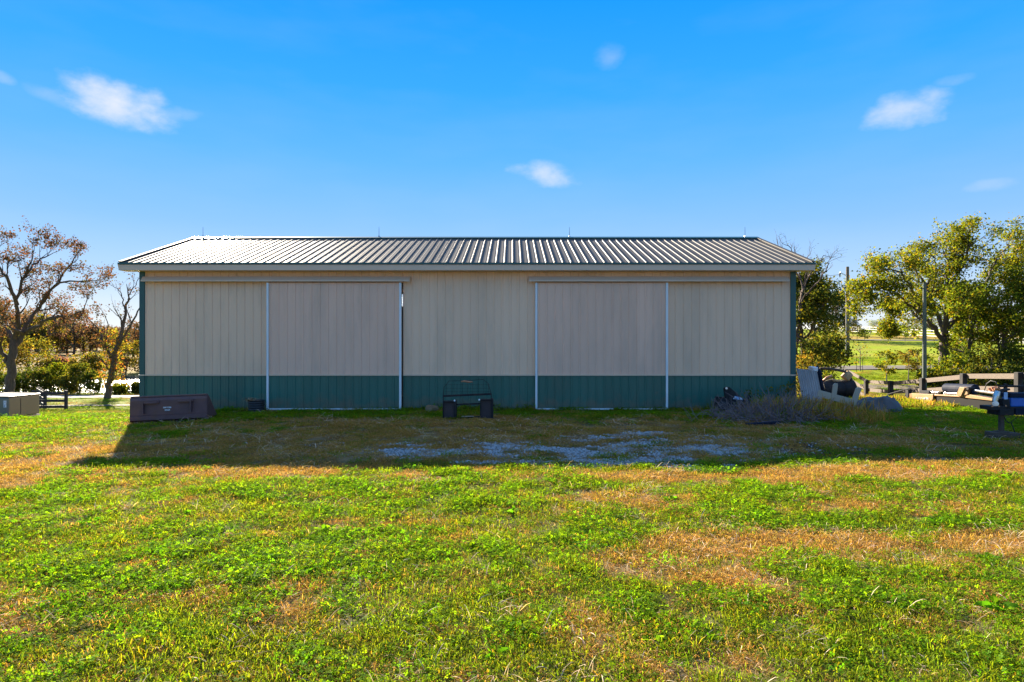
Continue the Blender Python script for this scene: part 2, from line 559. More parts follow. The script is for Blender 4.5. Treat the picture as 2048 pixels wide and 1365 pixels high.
mw, nt, b = new_mat('pond_water')
b.inputs['Base Color'].default_value = (.03, .04, .04, 1); b.inputs['Roughness'].default_value = .2
_n = nt.nodes.new('ShaderNodeTexNoise'); _n.inputs['Scale'].default_value = 3; _n.inputs['Detail'].default_value = 4
_t = nt.nodes.new('ShaderNodeTexCoord'); _b = nt.nodes.new('ShaderNodeBump'); _b.inputs['Strength'].default_value = .9; _b.inputs['Distance'].default_value = .25
nt.links.new(_t.outputs['Object'], _n.inputs['Vector']); nt.links.new(_n.outputs['Fac'], _b.inputs['Height']); nt.links.new(_b.outputs[0], b.inputs['Normal'])
M['water'] = mw
mg, nt, b = new_mat('clear_pane')
b.inputs['Base Color'].default_value = (.9, .9, .9, 1); b.inputs['Transmission Weight'].default_value = 1; b.inputs['Roughness'].default_value = .25
M['pane'] = mg

# ------------------------------------------------------------------ ground
# barn footprint, from the photo
YW = 17.458                       # front wall depth
S = F / YW                        # photo pixels per metre on the wall
XL, XR = (281 - CX) / S, (1590 - CX) / S
HALF = 3.68
YB = YW + 2 * HALF
OV = 0.37


def blob_field(x, y, blobs):
    s = np.zeros_like(x)
    for (bx, by, rx, ry, a) in blobs:
        s = np.maximum(s, a * np.exp(-(((x - bx) / rx) ** 2 + ((y - by) / ry) ** 2)))
    return s


def px_blobs(lst):
    out = []
    for (px, py, wx, wy, a) in lst:
        c = ground_hit(px, py)
        rx = wx * c.y / F
        t = ground_hit(px, py - wy); b_ = ground_hit(px, py + wy)
        out.append((c.x, c.y, rx, max(.12, (t.y - b_.y) / 2), a))
    return out


DRY = px_blobs([(620, 885, 430, 50, 1.25), (1100, 868, 520, 34, 1.2), (1700, 885, 300, 22, .8), (60, 930, 150, 26, 1.), (0, 960, 120, 18, .9), (180, 905, 90, 14, .7), (330, 1012, 90, 10, .75), (190, 1022, 110, 12, .75),
                (60, 1045, 110, 14, .7), (250, 1060, 80, 12, .6), (560, 1010, 60, 9, .6), (1300, 955, 260, 12, 1.), (1700, 945, 300, 16, 1.),
                (1950, 935, 160, 18, 1.), (1560, 1085, 170, 24, 1.0), (1850, 1130, 160, 14, .5), (1250, 1120, 90, 12, .6), (900, 1090, 80, 10, .55), (330, 1130, 90, 10, .55), (1150, 1270, 90, 16, .5), (1700, 1100, 120, 16, .85), (1960, 1090, 110, 24, .8), (2000, 1200, 110, 38, .8),
                (1080, 1028, 55, 9, .8), (1240, 1000, 120, 10, .7), (1750, 1010, 120, 14, .7), (1400, 1150, 120, 18, .55), (1650, 1275, 90, 26, .6),
                (60, 1250, 60, 20, .6), (580, 1220, 60, 18, .75), (1480, 1330, 90, 24, .6), (1330, 1340, 100, 24, .6), (460, 860, 260, 18, .95), (700, 850, 300, 14, .95),
                (500, 905, 300, 20, .9), (900, 860, 200, 12, .8), (1250, 845, 200, 10, .8), (1800, 870, 200, 10, .6), (700, 935, 160, 8, .5), (120, 1085, 120, 9, .6),
                (840, 1020, 50, 7, .5), (1900, 1030, 90, 14, .6), (1180, 960, 110, 9, .8)])
GRAVEL = px_blobs([(1120, 904, 340, 20, .8), (1250, 930, 240, 9, .75), (1480, 905, 130, 14, .7), (880, 905, 120, 10, 1.), (1000, 900, 150, 12, .9), (1150, 905, 160, 16, 1.), (1300, 890, 150, 22, .85), (1250, 925, 160, 10, .9),
                   (1420, 895, 130, 18, .75), (1300, 868, 60, 5, .8), (1500, 925, 60, 8, .6), (1390, 935, 120, 6, .7), (1020, 925, 110, 10, .7), (1480, 880, 60, 6, .6), (1700, 938, 30, 3, .6)])
SOIL = px_blobs([(1640, 900, 140, 18, .9), (900, 930, 130, 8, .7), (1800, 915, 130, 9, .6), (700, 925, 80, 7, .5), (1480, 920, 90, 8, .5), (1230, 1200, 40, 10, .4), (540, 1240, 40, 12, .6)])
LUSH = px_blobs([(700, 828, 560, 6, 1.), (1250, 824, 160, 6, 1.), (420, 1010, 300, 22, .5), (700, 985, 330, 22, 1.), (900, 1010, 220, 16, .8), (1100, 975, 80, 8, .7),
                 (1480, 1010, 90, 12, .8), (1640, 1045, 260, 18, .8), (1400, 1040, 130, 14, .7), (230, 1150, 180, 16, .6), (1700, 1180, 220, 40, .5), (500, 1150, 330, 30, .5), (160, 850, 140, 14, .5), (1950, 850, 130, 14, .7)])


def cover(x, y):
    """(dry, gravel, soil, lush) 0..1 at ground points"""
    n1 = fbm(x * .55 + 3, y * 1.1, 31, 4); n2 = fbm(x * 2.1, y * 3.4, 41, 4); n3 = fbm(x * 6, y * 8, 51, 3)
    d = blob_field(x, y, DRY) + (n1 - .5) * 1.5 + (n2 - .5) * 1.3 + .05
    lu = blob_field(x, y, LUSH)
    d = d - .6 * lu
    dry = sstep(.12, .74, d)
    g = blob_field(x, y, GRAVEL) + (n2 - .5) * 1.9 + (n3 - .5) * 1.3
    grav = sstep(.44, .80, g) * (blob_field(x, y, GRAVEL) > .12)
    s = blob_field(x, y, SOIL) + (n2 - .5) * 1.0 + (n3 - .5) * .5
    soil = sstep(.45, .7, s) * (1 - grav)
    return dry, grav, soil, lu


def axis(lo, hi, step, far, grow=1.16):
    a = list(np.arange(lo, hi + step / 2, step))
    s = step; v = hi
    while v < far:
        s *= grow; v += s; a.append(v)
    s = step; v = lo; pre = []
    while v > -far:
        s *= grow; v -= s; pre.append(v)
    return np.array(pre[::-1] + a)


gx = axis(-16, 16, .16, 1500)
gy = np.concatenate([-np.array([1500, 900, 500, 250, 120, 60, 30, 16, 9, 5, 2.5])[:], np.arange(-.5, 26, .16), 26 * 1.024 ** np.arange(1, 175)])
gy = np.unique(gy)
GX, GY = np.meshgrid(gx, gy)
fx, fy = GX.ravel(), GY.ravel()
fz = ground_z(fx, fy)
ix = np.arange(len(gx) - 1); iy = np.arange(len(gy) - 1)
IX, IY = np.meshgrid(ix, iy)
q0 = (IY * len(gx) + IX).ravel()
quads = np.stack([q0, q0 + 1, q0 + 1 + len(gx), q0 + len(gx)], 1)
dry, grav, soil, lu = cover(fx, fy)
lerp = lambda a, b, t: a * (1 - t[:, None]) + np.array(b)[None, :] * t[:, None]
n_big = fbm(fx * .08, fy * .12, 61, 4)
base = np.tile(np.array([[.072, .076, .024]]), (len(fx), 1))
base = lerp(base, (.19, .13, .065), dry)
base = lerp(base, (.045, .034, .026), soil)
base = lerp(base, (.24, .24, .24), grav * .8)
u_ = fx / np.maximum(fy, 1)
rightside = sstep(.2, .35, u_) * sstep(19, 24, fy)
lawn = np.tile(np.array([[.20, .25, .012]]), (len(fx), 1)) * (0.75 + .5 * n_big[:, None])
strawy = sstep(.5, .75, fbm(fx * .1, fy * .25, 71, 3)) * .5 + .9 * np.exp(-((fy - 104) / 7.0) ** 2) + .35 * np.exp(-((fy - 30) / 6) ** 2)
lawn = lerp(lawn, (.30, .20, .05), np.clip(strawy, 0, 1))
base = base * (1 - rightside[:, None]) + lawn * rightside[:, None]
leftside = sstep(-.35, -.5, u_) * sstep(19, 24, fy)
ll = np.tile(np.array([[.150, .165, .022]]), (len(fx), 1)) * (0.75 + .5 * n_big[:, None])
far = sstep(86, 100, fy)
ll = lerp(ll, (.20, .13, .05), far * .85)
ll = lerp(ll, (.05, .05, .035), sstep(58, 62, fy) * (1 - sstep(88, 92, fy)))
base = base * (1 - leftside[:, None]) + ll * leftside[:, None]
me = np_mesh('ground', np.stack([fx, fy, fz], 1), quads, None, base, smooth=True)
mgd, nt, b = new_mat('ground_cover')
N, Lk = nt.nodes, nt.links
at = N.new('ShaderNodeAttribute'); at.attribute_name = 'tint'
t_ = N.new('ShaderNodeTexCoord')
n1 = N.new('ShaderNodeTexNoise'); n1.inputs['Scale'].default_value = 14; n1.inputs['Detail'].default_value = 8; n1.inputs['Roughness'].default_value = .7
n2 = N.new('ShaderNodeTexNoise'); n2.inputs['Scale'].default_value = 1.3; n2.inputs['Detail'].default_value = 6
Lk.new(t_.outputs['Object'], n1.inputs['Vector']); Lk.new(t_.outputs['Object'], n2.inputs['Vector'])
ad = N.new('ShaderNodeMath'); ad.operation = 'ADD'; Lk.new(n1.outputs['Fac'], ad.inputs[0]); Lk.new(n2.outputs['Fac'], ad.inputs[1])
mr = N.new('ShaderNodeMapRange'); mr.inputs['From Min'].default_value = .6; mr.inputs['From Max'].default_value = 1.4; mr.inputs['To Min'].default_value = .45; mr.inputs['To Max'].default_value = 1.5
Lk.new(ad.outputs[0], mr.inputs['Value'])
mx = N.new('ShaderNodeMix'); mx.data_type = 'RGBA'; mx.blend_type = 'MULTIPLY'; mx.inputs['Factor'].default_value = 1
Lk.new(at.outputs['Color'], mx.inputs['A']); Lk.new(mr.outputs[0], mx.inputs['B']); Lk.new(mx.outputs['Result'], b.inputs['Base Color'])
b.inputs['Roughness'].default_value = 1; b.inputs['Specular IOR Level'].default_value = .05
bp = N.new('ShaderNodeBump'); bp.inputs['Strength'].default_value = .7; bp.inputs['Distance'].default_value = .03
Lk.new(n1.outputs['Fac'], bp.inputs['Height']); Lk.new(bp.outputs[0], b.inputs['Normal'])
me.materials.append(mgd)
ground = bpy.data.objects.new('ground', me); COL.objects.link(ground)
tag(ground, 'uneven lawn rising to a hill on one side and dropping to a pond on the other', kind='structure')


def strip(name, pts, width, mat, label, lift=.03):
    """a road laid along ground points (x, y)"""
    V = []; Q = []
    pts = np.array(pts, float)
    # resample
    out = []
    for a, b_ in zip(pts[:-1], pts[1:]):
        n = max(2, int(np.linalg.norm(b_ - a) / .8))
        for i in range(n):
            out.append(a + (b_ - a) * i / n)
    out.append(pts[-1])
    out = np.array(out)
    K = 5
    for i, p in enumerate(out):
        d = out[min(i + 1, len(out) - 1)] - out[max(i - 1, 0)]
        d = d / np.linalg.norm(d); s = np.array([-d[1], d[0]])
        wob = .12 * width * (vnoise(np.array([i * .35]), np.array([1.5]), 5)[0] - .5)
        for j in range(K):
            w = (j / (K - 1) - .5) * width * (1 if j not in (0, K - 1) else 1 + wob)
            q = p + s * w
            V.append((q[0], q[1], gz(q[0], q[1]) + lift))
    for i in range(len(out) - 1):
        for j in range(K - 1):
            a = i * K + j
            Q.append((a, a + 1, a + 1 + K, a + K))
    me = np_mesh(name, np.array(V), np.array(Q), mat, None, True)
    o = bpy.data.objects.new(name, me); COL.objects.link(o)
    return tag(o, label, kind='structure')


strip('gravel_path', [(-48, 53.5), (-36, 52), (-28, 51.6), (-20, 51.5), (-8, 52), (10, 53)], 3.4, M['path'], 'pale gravel lane running past the pond bank', .05)
strip('dirt_path', [(-34, 40.5), (-29, 41.5), (-24, 42), (-14, 42.5)], 1.1, M['dirt'], 'thin dirt track beside the black board fence', .04)
strip('gravel_road', [(12, 43.5), (22, 44.2), (30, 44.6), (36, 43.2), (44, 41)], 1.7, M['road'], 'gravel drive at the foot of the green hill', .05)
strip('dirt_path', [(14, 37.6), (20, 37.6), (25, 37.2), (31, 36.0)], 1.3, M['dirt'], 'worn dirt track beside the grey rail fence', .04)
strip('hill_road', [(38, 96), (52, 97), (66, 95), (80, 90), (100, 84)], 2.6, M['road'], 'gravel drive crossing the top of the hill', .06)

w = MB()
w.add([(-95, 62.6, -3.36), (-20, 62.6, -3.36), (-20, 88, -3.36), (-95, 88, -3.36)], [(0, 1, 2, 3)])
pond = w.build('pond_water', M['water']); tag(pond, 'bright pond reflecting the sky beyond the gravel lane', kind='structure')

# ------------------------------------------------------------------ the barn
barn = thing('pole_barn', 'long beige metal pole barn with dark green wainscot and two sliding doors', 'barn', ((XL + XR) / 2, (YW + YB) / 2, 0))
OX, OY = barn.location.x, barn.location.y


def wx(px): return (px - CX) / S


def wz(py): return EYE - (py - CY) / S


def on_barn(o, part=True):
    o.parent = barn
    o.matrix_parent_inverse = Matrix.Translation(-Vector(barn.location))
    return o


RIB = .2286


def rib_profile(x0, x1, start, rh=.019, rw=.052, pitch=RIB, minor=True):
    """list of (x, height) across ribbed sheet from x0 to x1, ribs centred at start + k*pitch"""
    pts = [(x0, 0.0)]
    k = math.floor((x0 - start) / pitch) - 1
    while True:
        c = start + k * pitch
        if c - rw / 2 > x1:
            break
        for dx, h in ((-rw / 2, 0), (-rw * .27, rh), (rw * .27, rh), (rw / 2, 0)):
            if x0 < c + dx < x1:
                pts.append((c + dx, h))
        if minor:
            for f in (.36, .64):
                for dx, h in ((-.014, 0), (0, rh * .16), (.014, 0)):
                    xx = c + pitch * f + dx
                    if x0 < xx < x1:
                        pts.append((xx, h))
        k += 1
    pts.append((x1, 0.0))
    return sorted(pts)


def sheet(name, prof, z0, z1, y, mat, side=-1):
    """vertical ribbed sheet facing -Y (side=-1): front faces plus a thin back"""
    v = []; f = []
    n = len(prof)
    for z in (z0, z1):
        for (x, h) in prof:
            v.append((x, y + side * (h + .004), z))
    for z in (z0, z1):
        v.append((prof[0][0], y, z)); v.append((prof[-1][0], y, z))
    for i in range(n - 1):
        f.append((i, i + 1, n + i + 1, n + i) if side < 0 else (i + 1, i, n + i, n + i + 1))
    b0 = 2 * n
    f.append((b0 + 1, b0, b0 + 2, b0 + 3) if side < 0 else (b0, b0 + 1, b0 + 3, b0 + 2))
    f.append((b0, 0, n, b0 + 2)); f.append((n - 1, b0 + 1, b0 + 3, 2 * n - 1))
    m = MB(); m.v = v; m.f = f
    return m.build(name, mat)


Z_TOP = wz(543.5); Z_BAND = wz(751); Z_BASE = -.40
PW = .9144
rngp = random.Random(5)


def panel_run(x0, x1, z0, z1, y, mat, name, parent=None, start=None, jig=.0025):
    """whole sheets side by side, each its own part, seams lapped a few millimetres"""
    start = x0 + .03 if start is None else start
    a = x0; k = 0
    res = []
    while a < x1 - .02:
        b_ = min(x1, a + PW)
        yy = y - (k % 2) * .0035 - rngp.random() * jig
        o = sheet(name, rib_profile(a, b_ + (.012 if b_ < x1 else 0), start), z0, z1, yy, mat)
        if parent is None:
            on_barn(o)
        else:
            o.parent = parent
        res.append(o)
        a = b_; k += 1
    return res


DL0, DL1 = wx(535), wx(803)      # left door opening
DR0, DR1 = wx(1072), wx(1335)
segs = [(XL + .13, DL0 + .06), (wx(806), DR0 + .04), (DR1 - .03, XR - .13)]
for (a, b_) in segs:
    panel_run(a, b_, Z_BAND + .02, Z_TOP, YW, M['beige'], 'wall_panel')
    panel_run(a, b_, Z_BASE, Z_BAND - .01, YW, M['green'], 'wainscot_panel')
    m = MB(); m.box(((a + b_) / 2, YW - .022, Z_BAND + .006), (b_ - a, .044, .036)); on_barn(m.build('wainscot_trim', M['trim_beige']))
# strips of wall above the door openings
for (a, b_) in ((DL0 + .06, wx(806)), (DR0 + .04, DR1 - .03)):
    panel_run(a, b_, wz(566), Z_TOP, YW, M['beige'], 'wall_panel')
# corner trims
for x, w_ in ((XL, 1), (XR, -1)):
    m = MB()
    m.box((x + w_ * .065, YW - .02, (-.3 + Z_TOP) / 2), (.15, .05, Z_TOP - Z_BASE))
    m.box((x - w_ * .0, YW + .06, (-.3 + Z_TOP) / 2 - .002), (.03, .15, Z_TOP - Z_BASE - .004))
    on_barn(m.build('corner_trim', M['green_trim'], bevel=.004))
m = MB()
m.box((XL + .06, YW - .05, Z_BAND + .006), (.16, .02, .036)); on_barn(m.build('wainscot_trim', M['trim_beige']))
m = MB()
m.box((XR - .06, YW - .05, Z_BAND + .006), (.16, .02, .036)); on_barn(m.build('wainscot_trim', M['trim_beige']))
# foundation board peeking out under the steel
m = MB(); m.box(((XL + DL0) / 2, YW + .02, -.47), (DL0 - XL - .1, .03, 1.0)); on_barn(m.build('skirt_board', M['block']))
m = MB(); m.box(((wx(806) + DR0) / 2, YW + .02, -.02), (DR0 - wx(806) - .05, .03, .10)); on_barn(m.build('skirt_board', M['block']))
m = MB(); m.box(((DR1 + XR) / 2, YW + .02, -.02), (XR - DR1 - .1, .03, .10)); on_barn(m.build('skirt_board', M['block']))

# gable walls, back wall with a small window, roof
EZ = 3.975; RZT = 5.316; YE = YW - OV; YR = YW + HALF; YE2 = YB + OV
tanp = (RZT - EZ) / (YR - YE)


def roof_z(y):
    return RZT - abs(y - YR) * tanp


for x, sgn in ((XL, -1), (XR, 1)):
    zt = roof_z(YW) - .16
    for (nm, z0, mat) in (('wainscot_panel', None, M['green']), ('gable_panel', 1, M['beige'])):
        k = 0; a = YW + .14
        while a < YB - .02:
            b_ = min(YB, a + PW)
            prof = rib_profile(a, b_, YW + .17)
            v = []; f = []
            n = len(prof)
            for (yy, h) in prof:
                zb, zu = (Z_BASE - 1.5, Z_BAND - .01) if z0 is None else (Z_BAND + .02, roof_z(yy) - .14)
                v += [(x + sgn * (h + .004), yy, zb), (x + sgn * (h + .004), yy, zu)]
            for i in range(n - 1):
                q = (2 * i, 2 * i + 2, 2 * i + 3, 2 * i + 1)
                f.append(q if sgn > 0 else q[::-1])
            m = MB(); m.v = v; m.f = f
            on_barn(m.build(nm, mat))
            a = b_; k += 1
wpx = P(804, 601, YB)
W0, W1, WZ0, WZ1 = wpx.x - .55, wpx.x + .25, P(804, 613, YB).z, P(804, 589, YB).z
m = MB()
for (a, b_, z0, z1) in ((XL, W0, -1.5, Z_TOP), (W1, XR, -1.5, Z_TOP), (W0, W1, -1.5, WZ0), (W0, W1, WZ1, Z_TOP)):
    m.box(((a + b_) / 2, YB, (z0 + z1) / 2), (b_ - a, .04, z1 - z0))
on_barn(m.build('back_wall', M['beige']))
m = MB(); m.box(((W0 + W1) / 2, YB, (WZ0 + WZ1) / 2), (W1 - W0, .008, WZ1 - WZ0)); on_barn(m.build('back_window', M['pane']))
# posts stand only where the wall is closed
for xx in (XL + .1, XL + 2.0, wx(812) + .1, wx(930), DR0 - .12, DR1 + .12, XR - .1):
    m = MB(); m.box((xx, YW + .12, 1.1), (.14, .14, 5.2)); on_barn(m.build('wall_post', M['wood_in']))

# roof sheets
RX0, RX1 = XL - OV, XR + OV
for side in (0, 1):
    ya, yb = (YE, YR) if side == 0 else (YE2, YR)
    L = math.hypot(YR - ya, RZT - EZ)
    nrm = Vector((0, -(RZT - EZ) / L if side == 0 else (RZT - EZ) / L, abs(YR - YE) / L))
    a = RX0; k = 0
    while a < RX1 - .02:
        b_ = min(RX1, a + PW)
        prof = rib_profile(a, b_, RX0 + .03, rh=.020, rw=.056, minor=(side == 0))
        v = []; f = []; n = len(prof)
        lift = .002 * (k % 2)
        for (yy, zz) in ((ya, EZ), (yb, RZT)):
            for (x, h) in prof:
                p = Vector((x, yy, zz)) + nrm * (h + lift)
                v.append(tuple(p))
        for i in range(n - 1):
            q = (i, i + 1, n + i + 1, n + i)
            f.append(q if side == 0 else q[::-1])
        # underside
        for (yy, zz) in ((ya, EZ), (yb, RZT)):
            for x in (a, b_):
                v.append(tuple(Vector((x, yy, zz)) - nrm * .02))
        b0 = 2 * n
        f.append((b0, b0 + 2, b0 + 3, b0 + 1) if side == 0 else (b0 + 1, b0 + 3, b0 + 2, b0))
        m = MB(); m.v = v; m.f = f
        on_barn(m.build('roof_panel', M['galv']))
        a = b_; k += 1
# ridge cap
m = MB()
for sgn in (-1, 1):
    a = Vector((0, YR, RZT + .055)); b_ = Vector((0, YR + sgn * .2, RZT + .055 - .2 * tanp))
    m.add([(RX0 - .02, a.y, a.z), (RX1 + .02, a.y, a.z), (RX1 + .02, b_.y, b_.z), (RX0 - .02, b_.y, b_.z),
           (RX0 - .02, a.y, a.z - .02), (RX1 + .02, a.y, a.z - .02), (RX1 + .02, b_.y, b_.z - .03), (RX0 - .02, b_.y, b_.z - .03)],
          [(0, 1, 2, 3), (7, 6, 5, 4), (3, 2, 6, 7), (0, 3, 7, 4), (2, 1, 5, 6)])
on_barn(m.build('ridge_cap', M['green_trim']))
# drip edge, fascia, soffit
FZ0 = P(0, 541.2, YE).z
for ye, sg in ((YE, -1), (YE2, 1)):
    m = MB(); m.box(((RX0 + RX1) / 2, ye + sg * .028, EZ - .018), (RX1 - RX0 + .03, .03, .045)); on_barn(m.build('drip_edge', M['green_trim']))
    m = MB(); m.box(((RX0 + RX1) / 2, ye + sg * .006, (FZ0 + EZ - .045) / 2), (RX1 - RX0, .03, EZ - .045 - FZ0)); on_barn(m.build('fascia', M['trim_beige'], bevel=.004))
    yw = YW if sg < 0 else YB
    m = MB(); m.box(((RX0 + RX1) / 2, (ye + yw) / 2 - sg * .012, FZ0 + .006), (RX1 - RX0 - .02, abs(yw - ye) - .03, .012)); on_barn(m.build('soffit', M['trim_beige']))
for x, sg in ((RX0, -1), (RX1, 1)):
    for ye in (YE, YE2):
        m = MB()
        a = Vector((x + sg * .012, ye, EZ - .10)); b_ = Vector((x + sg * .012, YR, RZT - .10))
        m.bar(a, b_, .024, .19, up=(1, 0, 0) if False else (0, 0, 1))
        on_barn(m.build('rake_fascia', M['trim_beige']))
        m = MB()
        a = Vector((x - sg * .03, ye, EZ + .035)); b_ = Vector((x - sg * .03, YR, RZT + .035))
        m.bar(a, b_, .10, .03); on_barn(m.build('rake_trim', M['galv']))
        xw = XL if sg < 0 else XR
        m = MB(); m.bar(Vector(((x + xw) / 2, ye, EZ - .17)), Vector(((x + xw) / 2, YR, RZT - .17)), abs(x - xw) - .01, .012); on_barn(m.build('rake_soffit', M['trim_beige']))
# lightning rods on the ridge
for px in (406, 758, 1139, 1490):
    p = P(px, 477, YR)
    m = MB()
    m.tube([(p.x, YR, RZT + .05), (p.x, YR, RZT + .38)], [.011, .006], 6)
    m.tube([(p.x, YR, RZT + .04), (p.x, YR, RZT + .09)], [.035, .018], 8)
    on_barn(m.build('lightning_rod', M['rod']))

# sliding doors under their track covers
for (p0, p1, label) in ((281, 819, None), (1058, 1580, None)):
    a, b_ = P(p0, 560, YW - .2).x, P(p1, 560, YW - .2).x
    z1 = P(0, 553, YW - .1).z; z0 = P(0, 563.3, YW - .2).z
    m = MB()
    m.prism([(a, YW - .03, z1), (a, YW - .10, z1 - .01), (a, YW - .20, z0 + .035), (a, YW - .20, z0), (a, YW - .185, z0), (a, YW - .185, z0 + .03), (a, YW - .03, z1 - .03)], (b_ - a, 0, 0))
    tr = on_barn(m.build('track_cover', M['trim_beige']))
    m = MB(); m.box(((a + b_) / 2, YW - .1, z0 + .05), (b_ - a - .1, .05, .05)); on_barn(m.build('door_track', M['steel']))
YD = YW - .10


def door(p0, p1, plabel):
    """a sliding door: frame rails and ribbed sheets"""
    dx0, dx1 = P(p0, 600, YD).x, P(p1, 600, YD).x
    zt, zb, zm = P(0, 566, YD).z, P(0, 820, YD).z, P(0, 751.5, YD).z
    m = MB(); m.box(((dx0 + dx1) / 2, YD + .035, (zt + zb) / 2), (dx1 - dx0, .04, zt - zb))
    d = on_barn(m.build('sliding_door', M['trim_beige']))
    d['label'] = plabel
    def sub(o):
        o.parent = d; return o
    panel_run(dx0 + .06, dx1 - .06, zm + .03, zt, YD, M['door_beige'], 'door_panel', d)
    panel_run(dx0 + .06, dx1 - .06, zb + .04, zm, YD, M['green'], 'door_panel', d)
    m = MB(); m.box(((dx0 + dx1) / 2, YD - .022, zm + .014), (dx1 - dx0 - .11, .042, .034)); sub(m.build('door_trim', M['trim_beige']))
    for x in (dx0 + .03, dx1 - .03):
        m = MB(); m.box((x, YD - .012, (zt + zb) / 2), (.058, .075, zt - zb)); sub(m.build('door_stile', M['white'], bevel=.004))
    m = MB(); m.box(((dx0 + dx1) / 2, YD - .012, zb + .021), (dx1 - dx0 - .118, .07, .042)); sub(m.build('door_rail', M['white'], bevel=.004))
    return d


door(534, 803, 'sliding door standing slightly open at its edge')
door(1070.5, 1335.5, 'closed sliding door')

# ------------------------------------------------------------------ grass and gravel (stuff nobody could count)
PROTO = bpy.data.collections.new('ground_cover_sources')      # not linked to the scene: only instanced


def blade_mesh(name, rng, n, rad, lmin, lmax, w, lean, mat, pal, flat=0.0, curl=.5):
    V = []; Q = []; C = []
    for i in range(n):
        a = rng.uniform(0, 2 * math.pi); r = rad * math.sqrt(rng.random())
        x, y = r * math.cos(a), r * math.sin(a)
        L = rng.uniform(lmin, lmax); th = rng.uniform(0, 2 * math.pi)
        le = abs(rng.gauss(lean, .25)); le = min(le, 1.45)
        d = Vector((math.cos(th) * math.sin(le), math.sin(th) * math.sin(le), math.cos(le)))
        s = d.cross(Vector((0, 0, 1)))
        if s.length < .05: s = Vector((1, 0, 0))
        s.normalize()
        ph = rng.uniform(-.8, .8); s = (s * math.cos(ph) + s.cross(d) * math.sin(ph)).normalized()
        p = Vector((x, y, rng.uniform(-.005, .012)))
        col = rng.choice(pal); k = rng.uniform(.75, 1.25)
        n0 = len(V); ww = w * rng.uniform(.7, 1.3)
        for j, (t, f) in enumerate(((0, .8), (.45, 1.0), (.8, .62), (1, .06))):
            dd = d.copy(); dd.z -= curl * t * t; 
            q = p + dd * (L * t)
            if q.z < .004: q.z = .004 + .004 * rng.random()
            V += [tuple(q - s * (ww / 2 * f)), tuple(q + s * (ww / 2 * f))]
            C += [[c * k * (.8 + .3 * t) for c in col]] * 2
        for j in range(3):
            b_ = n0 + 2 * j
            Q.append((b_, b_ + 1, b_ + 3, b_ + 2))
    return np_mesh(name, np.array(V), np.array(Q), mat, np.array(C))


def clover_mesh(name, rng, n, rad, size, hmax, mat, pal):
    V = []; Q = []; C = []
    for i in range(n):
        a = rng.uniform(0, 2 * math.pi); r = rad * math.sqrt(rng.random())
        h = rng.uniform(.008, hmax)
        c0 = Vector((r * math.cos(a), r * math.sin(a), h))
        tilt = rng.gauss(0, .55); tdir = rng.uniform(0, 2 * math.pi)
        rot = Matrix.Rotation(tdir, 3, 'Z') @ Matrix.Rotation(tilt, 3, 'X') @ Matrix.Rotation(rng.uniform(0, 6.28), 3, 'Z')
        s = size * rng.uniform(.6, 1.25); col = rng.choice(pal); k = rng.uniform(.7, 1.3)
        for leaf in range(3):
            an = leaf * 2.094
            n0 = len(V)
            for (u, v, z) in ((0.05, 0, 0), (.6, .42, .12), (1.0, 0, 0.02), (.6, -.42, .12)):
                x = u * math.cos(an) - v * math.sin(an); y = u * math.sin(an) + v * math.cos(an)
                V.append(tuple(c0 + rot @ Vector((x * s, y * s, z * s)))); C.append([q * k for q in col])
            Q.append((n0, n0 + 1, n0 + 2, n0 + 3))
    return np_mesh(name, np.array(V), np.array(Q), mat, np.array(C))


G_CLOV = leaf_mat('clover_leaf', (.138, .250, .010), trans=.62, rand=.22, hue=.018, through=(1.4, 1.35, .5))
G_GRAS = leaf_mat('grass_blade', (.185, .240, .014), trans=.60, rand=.22, hue=.022, through=(1.4, 1.35, .5))
G_DRY = leaf_mat('dry_grass_blade', (.42, .275, .095), trans=.5, rand=.25, hue=.012, gloss=.004)
G_STRAW = leaf_mat('straw', (.60, .46, .33), trans=.3, rand=.25, hue=.01, gloss=.01)
PG = [(1, 1, 1), (.8, .95, .9), (1.15, 1.05, .9), (.75, .85, .8), (1.2, 1.02, .8), (.6, .7, .8)]
PD = [(1, 1, 1), (1.15, .9, .75), (.8, .75, .7), (1.25, 1.15, 1.1), (.95, .75, .55), (.6, .8, .5)]
rg = random.Random(7)
names = []


def proto(me):
    i = len(names)
    o = bpy.data.objects.new('patch_%02d' % i, me); PROTO.objects.link(o); names.append(o.name)
    return i


CLOV = [proto(clover_mesh('clover_patch', rg, 95, .15, .0145, .05, G_CLOV, PG)) for _ in range(4)]
GRAS = [proto(blade_mesh('grass_patch', rg, 105, .15, .03, .085, .0042, .55, G_GRAS, PG)) for _ in range(3)]
MIXG = []
for _ in range(3):
    MIXG.append(proto(blade_mesh('mixed_patch', rg, 90, .15, .025, .07, .005, .75, G_GRAS, PG + [(1.7, .95, 1.3), (1.9, 1.0, 2.0), (1.3, .7, 1.2)])))
DRYP = [proto(blade_mesh('dry_patch', rg, 135, .15, .03, .085, .0035, .75, G_DRY, PD, curl=.7)) for _ in range(4)]
STRW = [proto(blade_mesh('straw_patch', rg, 26, .17, .05, .15, .0035, 1.15, G_STRAW, [(1, 1, 1), (.8, .75, .7), (1.2, 1.2, 1.2)], curl=.3)) for _ in range(3)]
DOCK = [proto(blade_mesh('broadleaf_patch', rg, 16, .03, .06, .14, .030, .95, G_CLOV, [(.75, .95, .7), (.6, .85, .7), (1, 1, .8)], curl=.35)) for _ in range(2)]
LAWN_T = [proto(blade_mesh('lawn_tuft', rg, 40, .09, .05, .13, .0042, .55, G_GRAS, PG + [(1.9, 1.2, 1.5)], curl=.5)) for _ in range(2)]
TALL = [proto(blade_mesh('tall_tuft', rg, 34, .07, .10, .24, .0045, .40, G_GRAS, PG + [(2.2, 1.4, 2)], curl=.4)) for _ in range(2)]
